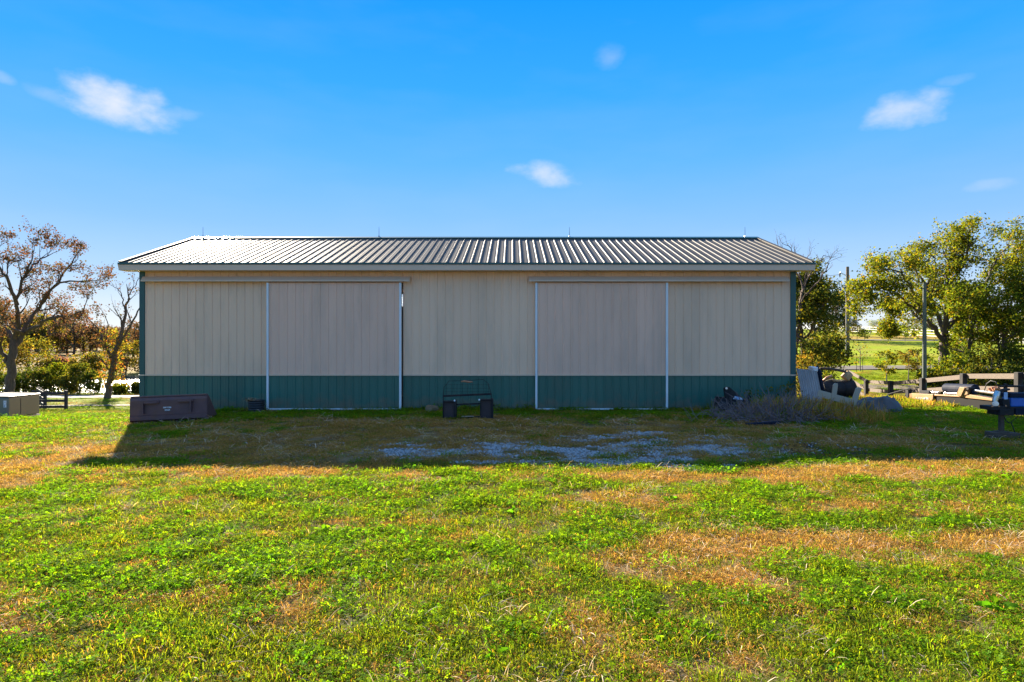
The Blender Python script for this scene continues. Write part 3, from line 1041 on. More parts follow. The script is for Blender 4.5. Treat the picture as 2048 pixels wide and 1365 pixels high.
DTALL = [proto(blade_mesh('dry_tuft', rg, 34, .07, .10, .24, .0040, .45, G_DRY, PD, curl=.4)) for _ in range(2)]


def pebble(name, rng):
    m = MB()
    import bmesh
    bm = bmesh.new(); bmesh.ops.create_icosphere(bm, subdivisions=1, radius=1)
    for v in bm.verts:
        v.co *= rng.uniform(.7, 1.2); v.co.z *= .6
    me = bpy.data.meshes.new(name); bm.to_mesh(me); bm.free(); me.materials.append(M['stone'])
    return me


PROTO_S = bpy.data.collections.new('stone_sources')
for i in range(5):
    PROTO_S.objects.link(bpy.data.objects.new('stone_%d' % i, pebble('stone', rg)))


def scatter(name, coll, pos, rot, scl, idx, label):
    me = bpy.data.meshes.new(name)
    n = len(pos)
    me.vertices.add(n); me.vertices.foreach_set('co', np.ascontiguousarray(pos, dtype=np.float32).ravel())
    a = me.attributes.new('rot', 'FLOAT_VECTOR', 'POINT'); a.data.foreach_set('vector', np.ascontiguousarray(rot, dtype=np.float32).ravel())
    a = me.attributes.new('scl', 'FLOAT_VECTOR', 'POINT'); a.data.foreach_set('vector', np.ascontiguousarray(scl, dtype=np.float32).ravel())
    a = me.attributes.new('pick', 'INT', 'POINT'); a.data.foreach_set('value', np.ascontiguousarray(idx, dtype=np.int32))
    o = bpy.data.objects.new(name, me); COL.objects.link(o)
    ng = bpy.data.node_groups.new(name + '_scatter', 'GeometryNodeTree')
    ng.interface.new_socket('Geometry', in_out='INPUT', socket_type='NodeSocketGeometry')
    ng.interface.new_socket('Geometry', in_out='OUTPUT', socket_type='NodeSocketGeometry')
    gi = ng.nodes.new('NodeGroupInput'); go = ng.nodes.new('NodeGroupOutput')
    ci = ng.nodes.new('GeometryNodeCollectionInfo'); ci.inputs['Collection'].default_value = coll
    ci.inputs['Separate Children'].default_value = True; ci.inputs['Reset Children'].default_value = True
    ip = ng.nodes.new('GeometryNodeInstanceOnPoints'); ip.inputs['Pick Instance'].default_value = True
    def na(nm, ty):
        q = ng.nodes.new('GeometryNodeInputNamedAttribute'); q.data_type = ty; q.inputs['Name'].default_value = nm
        return [s for s in q.outputs if s.enabled and s.name == 'Attribute'][0]
    er = ng.nodes.new('FunctionNodeEulerToRotation')
    ng.links.new(na('rot', 'FLOAT_VECTOR'), er.inputs[0])
    ng.links.new(er.outputs[0], ip.inputs['Rotation'])
    ng.links.new(na('scl', 'FLOAT_VECTOR'), ip.inputs['Scale'])
    ng.links.new(na('pick', 'INT'), ip.inputs['Instance Index'])
    ng.links.new(gi.outputs[0], ip.inputs['Points']); ng.links.new(ci.outputs[0], ip.inputs['Instance'])
    ng.links.new(ip.outputs[0], go.inputs[0])
    md = o.modifiers.new('scatter', 'NODES'); md.node_group = ng
    return tag(o, label, kind='stuff')


nr = np.random.RandomState(3)


def sample(y0, y1, u0, u1, dens):
    """uniform ground samples in a wedge in front of the camera"""
    area = (u1 - u0) * (y1 ** 2 - y0 ** 2) / 2
    n = int(area * dens)
    y = np.sqrt(nr.uniform(y0 ** 2, y1 ** 2, n)); u = nr.uniform(u0, u1, n)
    return u * y, y


def blocked(x, y):
    inb = (x > XL - .05) & (x < XR + .05) & (y > YW - .06) & (y < YB + .3)
    water = (y > 60) & (y < 90) & (x < -18)
    return inb | water


def choose(lists_probs, n):
    """lists_probs: list of (proto list, weight array)"""
    W = np.stack([w for _, w in lists_probs], 1); W = np.clip(W, 1e-6, None); W = W / W.sum(1, keepdims=True)
    cum = W.cumsum(1); r = nr.rand(n)[:, None]; t = (r > cum).sum(1).clip(0, len(lists_probs) - 1)
    out = np.zeros(n, int)
    for k, (lst, _) in enumerate(lists_probs):
        mk = t == k
        out[mk] = np.array(lst)[nr.randint(0, len(lst), mk.sum())]
    return out


allp = []; alls = []; alli = []
bands = [(3.0, 6.0, -1.15, 1.15, 150, .9), (6.0, 9.2, -1.1, 1.1, 98, 1.0), (9.2, 13, -1.05, 1.05, 40, 1.3), (13, 17.5, -1.0, 1.0, 26, 1.5), (17.4, 24, -1.0, 1.0, 13, 2.0)]
for (y0, y1, u0, u1, dens, sc) in bands:
    x, y = sample(y0, y1, u0, u1, dens)
    d, g, s, lu = cover(x, y)
    keep = ~blocked(x, y)
    thin = nr.rand(len(x)) > np.clip(g * .93 + s * .55, 0, .95)
    keep &= thin
    x, y, d, lu = x[keep], y[keep], d[keep], lu[keep]
    n = len(x)
    nn = fbm(x * 1.3, y * 1.3, 81, 3)
    cl = sstep(.42, .58, nn + .15 * lu)
    green = 1 - d
    idx = choose([(CLOV, green * (.15 + .85 * cl)), (GRAS, green * (.75 - .45 * cl)), (MIXG, green * .40 + d * .16), (DRYP, d * 1.15 + .2 * green), (STRW, .10 + .22 * d),
                  (DOCK, green * .012), (LAWN_T, green * .05)], n)
    allp.append(np.stack([x, y, ground_z(x, y) - .004], 1))
    k = sc * nr.uniform(.6, 1.4, n)
    near_wall = (np.abs(y - YW) < .35) & (x > XL) & (x < XR)
    hgt = k * (1 - .45 * ((np.abs(y - YW) < .9) & (x > DL0 - .2) & (x < DL1 + .2) | (np.abs(y - YW) < .9) & (x > DR0 - .2) & (x < DR1 + .2))) * nr.uniform(.8, 1.25, n) / math.sqrt(sc) * (1 + .9 * near_wall)
    alls.append(np.stack([k, k, hgt], 1)); alli.append(idx)
# the lawn goes on to both sides of the view
for (y0, y1, dens, sc) in ((3.0, 9.2, 26, 1.6), (9.2, 17, 13, 2.0), (17, 26, 7, 2.6)):
    for (u0, u1) in ((-2.4, -1.0), (1.0, 2.4)):
        x, y = sample(y0, y1, u0, u1, dens)
        d, g, s, lu = cover(x, y); n = len(x); green = 1 - d
        idx = choose([(CLOV, green * .5), (GRAS, green * .6), (MIXG, green * .4), (DRYP, d), (STRW, .08 + .1 * d)], n)
        allp.append(np.stack([x, y, ground_z(x, y) - .004], 1)); k = sc * nr.uniform(.7, 1.3, n)
        alls.append(np.stack([k, k, k * nr.uniform(.8, 1.2, n) / math.sqrt(sc)], 1)); alli.append(idx)
# lawns farther off, coarser tufts
for (y0, y1, u0, u1, dens, sc) in ((24, 40, -1.05, -.5, 4.0, 3.2), (24, 42, .38, 1.0, 4.0, 3.2), (40, 58, -1.0, -.5, 1.6, 4.5), (42, 60, .4, .95, 1.4, 4.5)):
    x, y = sample(y0, y1, u0, u1, dens)
    keep = ~blocked(x, y)
    for (ya, yb, xs) in ((49.6, 53.9, -1), (43.0, 45.8, 1)):
        keep &= ~((y > ya) & (y < yb) & (np.sign(x) == xs))
    x, y = x[keep], y[keep]; n = len(x)
    d = sstep(.5, .68, fbm(x * .3, y * .5, 91, 3))
    idx = choose([(GRAS, 1 - d + 0 * x), (MIXG, .5 * (1 - d)), (DRYP, .35 * d), (CLOV, .4 * (1 - d))], n)
    allp.append(np.stack([x, y, ground_z(x, y) - .01], 1))
    k = sc * nr.uniform(.8, 1.25, n)
    alls.append(np.stack([k, k, np.full(n, 1.4) * nr.uniform(.7, 1.2, n)], 1)); alli.append(idx)
# rank grass by the splitter, the fence and the tarp
x = np.concatenate([nr.uniform(9.5, 16, 900), nr.uniform(8.3, 14, 500)]); y = np.concatenate([nr.uniform(18.6, 22.5, 900), nr.uniform(19.5, 24, 500)])
n = len(x)
idx = choose([(TALL, np.full(n, .8)), (DTALL, np.full(n, .4))], n)
allp.append(np.stack([x, y, ground_z(x, y) - .01], 1)); k = nr.uniform(1.0, 1.9, n)
alls.append(np.stack([k * 1.5, k * 1.5, k], 1)); alli.append(idx)
# longer tufts along the foot of the wall
x = nr.uniform(XL, XR, 300); y = YW - np.abs(nr.normal(0.12, .14, 300))
ok = ~(((x > DL0) & (x < DL1)) | ((x > DR0) & (x < DR1)))
x, y = x[ok], y[ok]; n = len(x)
idx = choose([(TALL, np.full(n, .7)), (DTALL, np.full(n, .35))], n)
allp.append(np.stack([x, y, ground_z(x, y) - .01], 1)); k = nr.uniform(.5, 1.0, n); alls.append(np.stack([k * 1.3, k * 1.3, k], 1)); alli.append(idx)
pos = np.concatenate(allp); scl = np.concatenate(alls); idx = np.concatenate(alli)
rot = np.stack([nr.normal(0, .06, len(pos)), nr.normal(0, .06, len(pos)), nr.uniform(0, 6.283, len(pos))], 1)
print('grass patches', len(pos))
scatter('grass', PROTO, pos, rot, scl, idx, 'short lawn of clover, green blades and dry straw patches')
# gravel
x, y = sample(8.5, 16.5, -.6, .75, 900)
d, g, s, lu = cover(x, y)
keep = nr.rand(len(x)) < g * .8 + s * .03 + .002
x, y = x[keep], y[keep]
n = len(x)
k = nr.uniform(.009, .026, n) * (1 + .6 * (nr.rand(n) > .92))
print('stones', n)
scatter('gravel', PROTO_S, np.stack([x, y, ground_z(x, y) + k * .2], 1), nr.uniform(0, 6.28, (n, 3)) * np.array([.1, .1, 1]),
        np.stack([k, k * nr.uniform(.7, 1.1, n), k * nr.uniform(.7, 1, n)], 1), nr.randint(0, 5, n), 'thin patches of grey crushed stone in the worn grass')

# ------------------------------------------------------------------ trees and shrubs
def perp(d, rng):
    r = Vector((rng.gauss(0, 1), rng.gauss(0, 1), rng.gauss(0, 1)))
    s = d.cross(r)
    return s.normalized() if s.length > 1e-4 else Vector((1, 0, 0))


def grow(mb, anchors, rng, p, d, L, r, lvl, maxl, up=.12, wig=.22, nchild=(3, 5), ang=(.5, 1.0), shrink=(.5, .72), leaf_from=None, k=5):
    """one branch and, recursively, its side shoots; anchors collects points where leaves hang"""
    n = 5 if lvl < maxl else 4
    pts = [p.copy()]; rad = [r]
    d = d.normalized()
    for i in range(n):
        d = (d + perp(d, rng) * wig * rng.uniform(.2, 1) + Vector((0, 0, up))).normalized()
        pts.append(pts[-1] + d * (L / n)); rad.append(max(.004, r * (1 - .75 * (i + 1) / n)))
    mb.tube(pts, rad, k if lvl < 2 else (4 if lvl < maxl else 3), cap=False)
    lf = maxl if leaf_from is None else leaf_from
    if lvl >= lf:
        for q in pts[1:]:
            anchors.append(q)
        for a, b_ in zip(pts[1:-1], pts[2:]):
            anchors.append((a + b_) / 2)
    if lvl < maxl:
        for c in range(rng.randint(*nchild)):
            t = rng.uniform(.3, 1.0)
            i = min(int(t * n), n - 1); f = t * n - i
            q = pts[i].lerp(pts[i + 1], f)
            bd = (pts[i + 1] - pts[i]).normalized()
            a = rng.uniform(*ang)
            nd = bd * math.cos(a) + perp(bd, rng) * math.sin(a)
            grow(mb, anchors, rng, q, nd, L * rng.uniform(*shrink), max(.006, rad[i] * .62), lvl + 1, maxl, up, wig, nchild, ang, shrink, leaf_from, k)


def leaves(anchors, rng_np, per, spread, size, pal, droop=.25, flat=.0):
    """numpy leaf quads round the anchor points"""
    A = np.array([tuple(a) for a in anchors], float)
    if len(A) == 0:
        return None
    n = int(len(A) * per)
    idx = rng_np.randint(0, len(A), n)
    C = A[idx] + rng_np.normal(0, spread, (n, 3)) * np.array([1, 1, .8])
    nrm = rng_np.normal(0, 1, (n, 3)); nrm[:, 2] += flat; nrm /= np.linalg.norm(nrm, axis=1)[:, None]
    t = rng_np.normal(0, 1, (n, 3)); t[:, 2] -= droop
    t -= nrm * (t * nrm).sum(1)[:, None]; t /= np.linalg.norm(t, axis=1)[:, None] + 1e-9
    b_ = np.cross(nrm, t)
    s = size * rng_np.uniform(.55, 1.3, n)[:, None]
    V = np.empty((n, 4, 3))
    V[:, 0] = C - t * s * .5
    V[:, 1] = C + b_ * s * .34 + nrm * s * .08
    V[:, 2] = C + t * s * .55
    V[:, 3] = C - b_ * s * .34 + nrm * s * .08
    # clumps of leaves share a tint
    pal = np.array(pal, float)
    ci = (rng_np.rand(len(A)) * len(pal)).astype(int)[idx]
    mixr = rng_np.rand(n) < .35
    ci[mixr] = rng_np.randint(0, len(pal), mixr.sum())
    col = pal[ci] * rng_np.uniform(.75, 1.25, n)[:, None]
    Q = np.arange(n * 4).reshape(n, 4)
    return V.reshape(-1, 3), Q, np.repeat(col, 4, 0)


L_OAK = leaf_mat('brown_oak_leaf', (.125, .080, .040), trans=.42, rand=.1, hue=.01, through=(1.2, 1.05, .75))
L_ORANGE = leaf_mat('autumn_leaf', (.22, .145, .092), trans=.45, rand=.2, hue=.02, through=(1.2, 1.05, .8))
L_YEL = leaf_mat('yellow_green_leaf', (.165, .150, .028), trans=.5, rand=.15, hue=.02, through=(1.35, 1.25, .6))
L_GRN = leaf_mat('green_leaf', (.120, .150, .016), trans=.54, rand=.12, hue=.015)
L_DARK = leaf_mat('dark_green_leaf', (.068, .090, .016), trans=.48, rand=.12, hue=.015)
L_EVER = leaf_mat('evergreen_spray', (.022, .038, .018), trans=.25, rand=.12, hue=.01)
L_RED = leaf_mat('red_vine_leaf', (.26, .075, .035), trans=.5, rand=.1, hue=.01)
PAL_G = [(1, 1, 1), (.75, .85, .9), (1.35, 1.15, .8), (1.9, 1.25, .8), (.6, .7, .9), (1.1, 1.1, 1)]
PAL_GB = [(1, 1, 1), (.75, .85, .9), (1.3, 1.08, .8), (1.9, 1.1, 1.0), (.6, .7, .9), (1.5, 1.3, .9), (1, 1.1, 1), (.9, .95, 1)]
PAL_B = [(1, 1, 1), (.75, .72, .7), (1.3, 1.1, .9), (.55, .7, .7), (1.15, .8, .7), (.7, 1.1, .8)]
PAL_Y = [(1, 1, 1), (1.25, 1.05, .8), (.7, .85, .8), (1.35, .8, .7), (.5, .65, .7), (1.5, 1.2, .9)]


def leaf_part(name, data, mat, parent):
    V, Q, C = data
    o = bpy.data.objects.new(name, np_mesh(name, V - np.array(parent.location), Q, mat, C)); COL.objects.link(o); o.parent = parent
    return o


def wood_part(name, mb, mat, parent):
    o = mb.build(name, mat, None, smooth=True, origin=None)
    # vertices to the parent's frame
    n = len(o.data.vertices); co = np.empty(n * 3, dtype=np.float32); o.data.vertices.foreach_get('co', co)
    co = co.reshape(-1, 3) - np.array(parent.location, dtype=np.float32); o.data.vertices.foreach_set('co', co.ravel()); o.data.update()
    o.parent = parent
    return o


def limb_tree(name, label, cat, base, limbs, Y, seed, leafmat, pal, per, spread, size, bark, maxl=3, side_len=2.2, nside=5, depth=2.0,
              group=None, twig_wig=.3, up=.08, droop=.25, leaf_from=None, nchild=(2, 4)):
    """limbs: list of (list of (px, py, dY), r0, r1) drawn at depth Y + dY; side shoots grow from them"""
    rng = random.Random(seed); rnp = np.random.RandomState(seed)
    t = thing(name, label, cat, base, group)
    mb = MB(); anchors = []
    for lm in limbs:
        line, r0, r1 = lm[:3]; sk = lm[3] if len(lm) > 3 else 1.0
        pts = [P(px, py, Y + dy) for (px, py, dy) in line]
        if line[0][2] == 0 and abs(line[0][1]) > 9000:
            pts[0] = Vector(base)
        # smooth and wiggle the line
        fine = []
        for i in range(len(pts) - 1):
            p0 = pts[max(i - 1, 0)]; p1 = pts[i]; p2 = pts[i + 1]; p3 = pts[min(i + 2, len(pts) - 1)]
            for j in range(4):
                u = j / 4
                fine.append(.5 * ((2 * p1) + (p2 - p0) * u + (2 * p0 - 5 * p1 + 4 * p2 - p3) * u * u + (3 * p1 - p0 - 3 * p2 + p3) * u ** 3))
        fine.append(pts[-1])
        n = len(fine)
        for i in range(1, n - 1):
            fine[i] = fine[i] + Vector((rng.gauss(0, 1), rng.gauss(0, 1), rng.gauss(0, 1))) * .05
        rad = [r0 + (r1 - r0) * (i / (n - 1)) ** .8 for i in range(n)]
        mb.tube(fine, rad, 9 if r0 > .15 else 6, cap=False)
        if nside > 0 and r1 < .12:
            for c in range(nside):
                f = rng.uniform(.3, 1.0); i = min(int(f * (n - 1)), n - 2)
                bd = (fine[i + 1] - fine[i]).normalized()
                a = rng.uniform(.4, 1.15)
                nd = bd * math.cos(a) + perp(bd, rng) * math.sin(a)
                grow(mb, anchors, rng, fine[i], nd, side_len * sk * rng.uniform(.6, 1.15), rad[i] * .55, 1, maxl, up, twig_wig, nchild, (.4, 1.0), (.5, .75), leaf_from)
            grow(mb, anchors, rng, fine[-1], (fine[-1] - fine[-2]), side_len * sk * .8, r1, 1, maxl, up, twig_wig, nchild, (.4, .9), (.5, .75), leaf_from)
    wood_part('trunk', mb, bark, t)
    if per > 0:
        data = leaves(anchors, rnp, per, spread, size, pal, droop)
        if data is not None:
            leaf_part('crown', data, leafmat, t)
    return t, anchors


# --- the brown-leaved oak at the left
YO = 48.0
bo = P(18, 795, YO); bo.z = gz(bo.x, YO) - .1
BX = (18, 99999, 0)
limb_tree('oak_tree', 'spreading oak with sparse brown leaves standing behind the black board fence', 'tree', bo,
          [([BX, (20, 760, 0), (24, 715, 0), (30, 680, .2)], .36, .26),
           ([(14, 725, 0), (2, 700, -.3), (-14, 660, -1), (-40, 590, -1.5)], .19, .06),
           ([(24, 712, 0), (42, 670, .3), (66, 632, .8), (92, 596, 1.2), (120, 556, 1.6), (146, 522, 1.4)], .22, .05),
           ([(46, 668, .2), (80, 650, -.6), (108, 634, -1.2), (142, 632, -1.8), (168, 618, -2)], .16, .04),
           ([(30, 680, .2), (36, 640, -.4), (34, 600, -1), (50, 552, -1.2), (64, 520, -1)], .2, .05),
           ([(34, 610, -.8), (20, 570, -1.8), (2, 540, -2.4), (-14, 510, -2.6)], .16, .04),
           ([(28, 690, .2), (12, 645, 1.4), (-18, 600, 2.4), (-50, 560, 3)], .2, .05),
           ([(80, 612, 1), (108, 572, .2), (150, 562, -.4), (188, 562, -.8)], .12, .03),
           ([(50, 552, -1.2), (74, 525, .2), (100, 510, 1.2)], .10, .03),
           ([(46, 668, .2), (20, 655, -2), (-6, 640, -4)], .14, .04)],
          YO, 11, L_OAK, PAL_B, 2.8, .18, .15, M['bark'], maxl=3, side_len=1.5, nside=6, group=None, up=.10)
# --- the broken dead tree wrapped in vine
YD2 = 50.0
bd2 = P(216, 797, YD2); bd2.z = gz(bd2.x, YD2) - .1
BX = (216, 99999, 0)
td, an = limb_tree('dead_tree', 'half dead leaning tree with a broken stub beside the barn corner', 'tree', bd2,
          [([BX, (218, 770, 0), (222, 740, 0), (228, 712, 0)], .27, .21),
           ([(226, 716, 0), (238, 680, .1), (246, 645, .2), (252, 612, .2), (258, 596, .1)], .2, .06),
           ([(232, 700, 0), (250, 672, -.4), (268, 640, -.8), (282, 610, -1)], .14, .04),
           ([(222, 716, 0), (212, 690, .3), (202, 672, .4), (195, 656, .4)], .15, .07),
           ([(216, 700, .2), (214, 670, .3), (213, 640, .3)], .07, .03),
           ([(219, 745, 0), (206, 725, -.6), (190, 706, -1)], .08, .03),
           ([(250, 620, .2), (246, 600, .6), (238, 580, .8), (224, 572, 1)], .06, .02),
           ([(256, 600, .1), (266, 578, .4), (276, 560, .6)], .06, .02)],
          YD2, 12, L_OAK, PAL_B, .55, .16, .17, M['bark'], maxl=2, side_len=1.5, nside=3, up=.14)
rnp = np.random.RandomState(4)
vine = [P(rnp.normal(222 + (720 - y) * .02 + rnp.choice([-12, 0, 14]), 9), y + rnp.normal(0, 4), YD2 + rnp.normal(0, .4)) for y in rnp.uniform(664, 770, 420)]
leaf_part('vine_leaves', leaves(vine, rnp, 3, .16, .17, PAL_Y + [(1.6, .5, .8), (1.8, .6, .9)]), L_YEL, td)

# --- the large green trees at the right
YG = 41.0
bg_ = on_ground(1886, YG); bg_.z -= .1
BX = (1886, 99999, 0)
limb_tree('maple_tree', 'large wide crowned green tree turning brown behind the grey rail fence', 'tree', bg_,
          [([BX, (1887, 735, 0), (1888, 700, 0), (1890, 670, 0)], .33, .25),
           ([(1889, 690, 0), (1868, 656, -.5), (1842, 628, -1), (1812, 604, -1.4), (1780, 580, -1.5)], .17, .04),
           ([(1872, 660, -.4), (1840, 640, 1), (1812, 612, 1.8), (1786, 612, 2.2)], .12, .03, .6),
           ([(1890, 672, 0), (1872, 620, 1), (1850, 570, 1.8), (1826, 535, 2)], .17, .04),
           ([(1838, 622, -1), (1826, 580, -2), (1800, 545, -2.6), (1768, 540, -2.8)], .11, .03),
           ([(1890, 668, 0), (1896, 600, -.6), (1894, 550, -1), (1906, 500, -1), (1912, 496, -1)], .19, .04),
           ([(1894, 570, -.8), (1925, 535, -1.6), (1938, 490, -2), (1936, 494, -2)], .12, .03),
           ([(1892, 660, 0), (1926, 620, .8), (1960, 592, 1.4), (2005, 556, 2), (2040, 535, 2)], .18, .04),
           ([(1930, 640, .6), (1975, 606, -.5), (2020, 590, -1.2), (2060, 560, -1.6)], .12, .03),
           ([(1960, 592, 1.4), (1984, 540, 2.2), (2000, 505, 2.4), (2030, 490, 2.4)], .11, .03),
           ([(1850, 575, 1.8), (1870, 530, 2.6), (1866, 512, 3)], .10, .03),
           ([(1780, 582, -1.5), (1745, 580, -1.8), (1722, 600, -2)], .06, .025, .8),
           ([(1782, 634, 2.2), (1776, 648, 2.2), (1775, 660, 2.2)], .03, .015, .25)],
          YG, 21, L_GRN, PAL_GB, 5.0, .25, .145, M['bark'], maxl=3, side_len=1.25, nside=9, up=.03)
for (pxs, Yt, seed, lab, limbs) in (
    (1909, 43.0, 22, 'slim green tree just right of the big maple trunk',
     [([(1909, 99999, 0), (1910, 720, 0), (1908, 670, 0), (1914, 620, 0)], .14, .08), ([(1908, 672, 0), (1925, 640, -.5), (1940, 606, -1)], .07, .03),
      ([(1912, 640, 0), (1898, 610, .8), (1880, 590, 1)], .06, .03)]),
    (1926, 40.0, 23, 'bent slender tree rising out of the shrubs',
     [([(1926, 99999, 0), (1936, 720, 0), (1940, 680, 0), (1946, 640, 0), (1944, 600, 0)], .13, .06), ([(1941, 680, 0), (1960, 650, 1), (1972, 625, 1.4)], .07, .03),
      ([(1945, 640, 0), (1930, 610, -1), (1925, 590, -1.2)], .05, .02)]),
    (2000, 39.0, 24, 'many stemmed tree with yellowing leaves above dark shrubs',
     [([(2000, 99999, 0), (2002, 720, 0), (2006, 680, 0), (1996, 640, 0), (1985, 600, 0)], .17, .06), ([(2004, 705, 0), (2022, 672, -.8), (2046, 650, -1.2)], .09, .03),
      ([(2003, 710, 0), (1990, 670, .9), (1975, 648, 1.2)], .08, .03), ([(2006, 680, 0), (2020, 630, .5), (2030, 580, .8)], .09, .03), ([(2020, 630, .5), (2055, 610, .2)], .06, .03)])):
    b_ = on_ground(pxs, Yt); b_.z -= .1
    limb_tree('roadside_tree', lab, 'tree', b_, limbs, Yt, seed, L_GRN, PAL_GB, 4.0, .25, .15, M['bark'], maxl=3, side_len=1.3, nside=9, up=.03, group='green trees behind the rail fence')

# --- dark tree and bare tree behind the barn's right corner
YK = 34.0
bk = on_ground(1604, YK); bk.z -= .1
limb_tree('hackberry_tree', 'dark shaded tree with yellow lower leaves right behind the barn corner', 'tree', bk,
          [([(1604, 99999, 0), (1606, 730, 0), (1604, 690, 0), (1600, 640, 0)], .20, .12),
           ([(1604, 690, 0), (1625, 650, -.6), (1645, 615, -1)], .09, .03), ([(1603, 670, 0), (1590, 620, .6), (1580, 580, 1)], .09, .03),
           ([(1601, 645, 0), (1612, 600, .5), (1620, 570, .6)], .09, .03), ([(1605, 715, 0), (1630, 695, .4), (1655, 690, .6)], .06, .02),
           ([(1605, 725, 0), (1585, 705, -.5), (1570, 690, -.8)], .06, .02), ([(1605, 740, 0), (1620, 735, -.8), (1632, 728, -1.2)], .05, .02)],
          YK, 31, L_DARK, PAL_G, 5.0, .22, .15, M['bark'], maxl=3, side_len=1.05, nside=8, up=.04)
b_ = on_ground(1592, 33.0); b_.z -= .1
limb_tree('bare_tree', 'leafless grey tree rising above the barn roof corner', 'tree', b_,
          [([(1592, 99999, 0), (1594, 700, 0), (1598, 640, 0), (1602, 600, 0)], .14, .08),
           ([(1602, 610, 0), (1614, 560, .2), (1630, 530, .3), (1650, 512, .3)], .07, .015),
           ([(1604, 590, 0), (1600, 545, .4), (1590, 510, .5), (1570, 490, .5)], .06, .015),
           ([(1612, 590, 0), (1640, 560, -.4), (1655, 535, -.5), (1662, 515, -.5)], .06, .015),
           ([(1606, 575, .1), (1612, 535, 0), (1620, 505, 0)], .05, .012),
           ([(1600, 560, .2), (1580, 530, 0), (1562, 505, -.2), (1556, 488, -.2)], .05, .012)],
          33.0, 32, L_DARK, PAL_B, .03, .1, .09, M['bark'], maxl=2, side_len=.75, nside=6, up=.10, leaf_from=2, nchild=(2, 3))


# --- shrubs: stems and a broken mass of leaves
def shrub(name, label, base, wdt, hgt, seed, mat, pal, n=1400, size=.14, group=None, cat='shrub', lean=0.0, stems=7, clump=26):
    rng = random.Random(seed); rnp = np.random.RandomState(seed)
    t = thing(name, label, cat, base, group)
    mb = MB(); A = []
    for i in range(stems):
        a = rng.uniform(0, 6.28); e = rng.uniform(.15, .5) * wdt
        tip = Vector(base) + Vector((math.cos(a) * e + lean * hgt, math.sin(a) * e * .7, hgt * rng.uniform(.6, .97)))
        mid = Vector(base).lerp(tip, .5) + Vector((rng.gauss(0, .06), rng.gauss(0, .06), 0)) * wdt
        mb.tube([Vector(base) + Vector((math.cos(a), math.sin(a), 0)) * .06 * wdt - Vector((0, 0, .1)), mid, tip], [.012 + .008 * hgt, .012 + .004 * hgt, .008], 4, cap=False)
        A.append((tip, .9)); A.append((mid, 1.1))
    for i in range(clump):
        a = rng.uniform(0, 6.28); r = math.sqrt(rng.random()); h = rng.random() ** .8
        prof = math.sqrt(max(.3, 1 - (abs(h - .38) / .66) ** 2))
        A.append((Vector(base) + Vector((math.cos(a) * r * wdt * .5 * prof + lean * hgt * h, math.sin(a) * r * wdt * .4 * prof, .04 + hgt * h * rng.uniform(.85, 1.02))), rng.uniform(.6, 1.2)))
    pts = []
    for (c, k) in A:
        m = int(n / len(A) * k)
        sp = .11 * wdt * k
        for q in rnp.normal(0, 1, (m, 3)):
            pts.append(c + Vector((q[0] * sp, q[1] * sp, q[2] * sp * .8)))
    pts = [q for q in pts if q.z > base[2] + .02]
    wood_part('stems', mb, M['twig'], t)
    leaf_part('foliage', leaves(pts, rnp, 1.0, .02, size, pal), mat, t)
    return t


# low dark shrubs on the near pond bank (left), each with its own crown
k = 0
for (px, top, wpx, Y, mt, pl, lab) in (
    (-22, 705, 70, 57, L_GRN, PAL_G, 'green leafy shrub left of the oak trunk'),
    (52, 738, 60, 57, L_DARK, PAL_G, 'dark green shrub low behind the fence end board'),
    (84, 744, 52, 56, L_DARK, PAL_GB, 'dark brownish shrub above the second fence post'),
    (112, 730, 46, 57.5, L_GRN, PAL_G, 'bright green shrub above the fence end post'),
    (138, 752, 40, 56, L_YEL, PAL_G, 'small yellow green shrub in front of the pond glint'),
    (156, 728, 48, 57, L_DARK, PAL_G, 'tall dark shrub between the fence end and the dead tree'),
    (184, 744, 40, 56, L_DARK, PAL_GB, 'dark rounded shrub touching the dead tree trunk'),
    (240, 772, 32, 55.5, L_GRN, PAL_G, 'small green shrub right of the dead tree trunk'),
    (272, 768, 30, 56, L_DARK, PAL_GB, 'thin brown shrub against the barn corner'),
    (22, 752, 60, 56, L_DARK, PAL_B, 'dark brown shrub at the foot of the oak')):
    c = on_ground(px, Y); h = P(0, top, Y).z - c.z
    shrub('bank_shrub', lab, c, wpx * Y / F, h, 100 + k, mt, pl, n=2600, size=.17, group='shrubs on the near pond bank'); k += 1
# yellow and russet scrub on the far bank
for (px, top, wpx, Y, mt, pl, lab) in (
    (30, 688, 60, 92, L_YEL, PAL_Y, 'yellow green scrub bush beyond the pond behind the oak trunk'),
    (66, 672, 64, 95, L_YEL, PAL_G, 'tall olive scrub tree beyond the pond'),
    (98, 716, 50, 91, L_YEL, PAL_Y, 'low yellow scrub bush on the far bank'),
    (130, 718, 54, 92, L_ORANGE, PAL_Y, 'russet scrub bush in the middle of the far bank'),
    (162, 712, 50, 90, L_YEL, PAL_Y, 'golden scrub bush above the pond'),
    (190, 706, 46, 91, L_YEL, PAL_Y, 'golden scrub bush left of the dead tree'),
    (250, 690, 50, 92, L_YEL, PAL_Y, 'bright yellow scrub bush beside the barn corner'),
    (282, 684, 46, 95, L_YEL, PAL_G, 'yellow scrub tree half hidden by the barn corner'),
    (-30, 680, 80, 93, L_YEL, PAL_G, 'olive scrub tree at the photo edge beyond the pond'),
    (232, 712, 40, 90, L_ORANGE, PAL_Y, 'low orange scrub bush right of the dead tree')):
    c = on_ground(px, Y); h = P(0, top, Y).z - c.z
    shrub('far_bank_scrub', lab, c, wpx * Y / F, h, 200 + k, mt, pl, n=2200, size=.27, group='scrub on the far pond bank'); k += 1
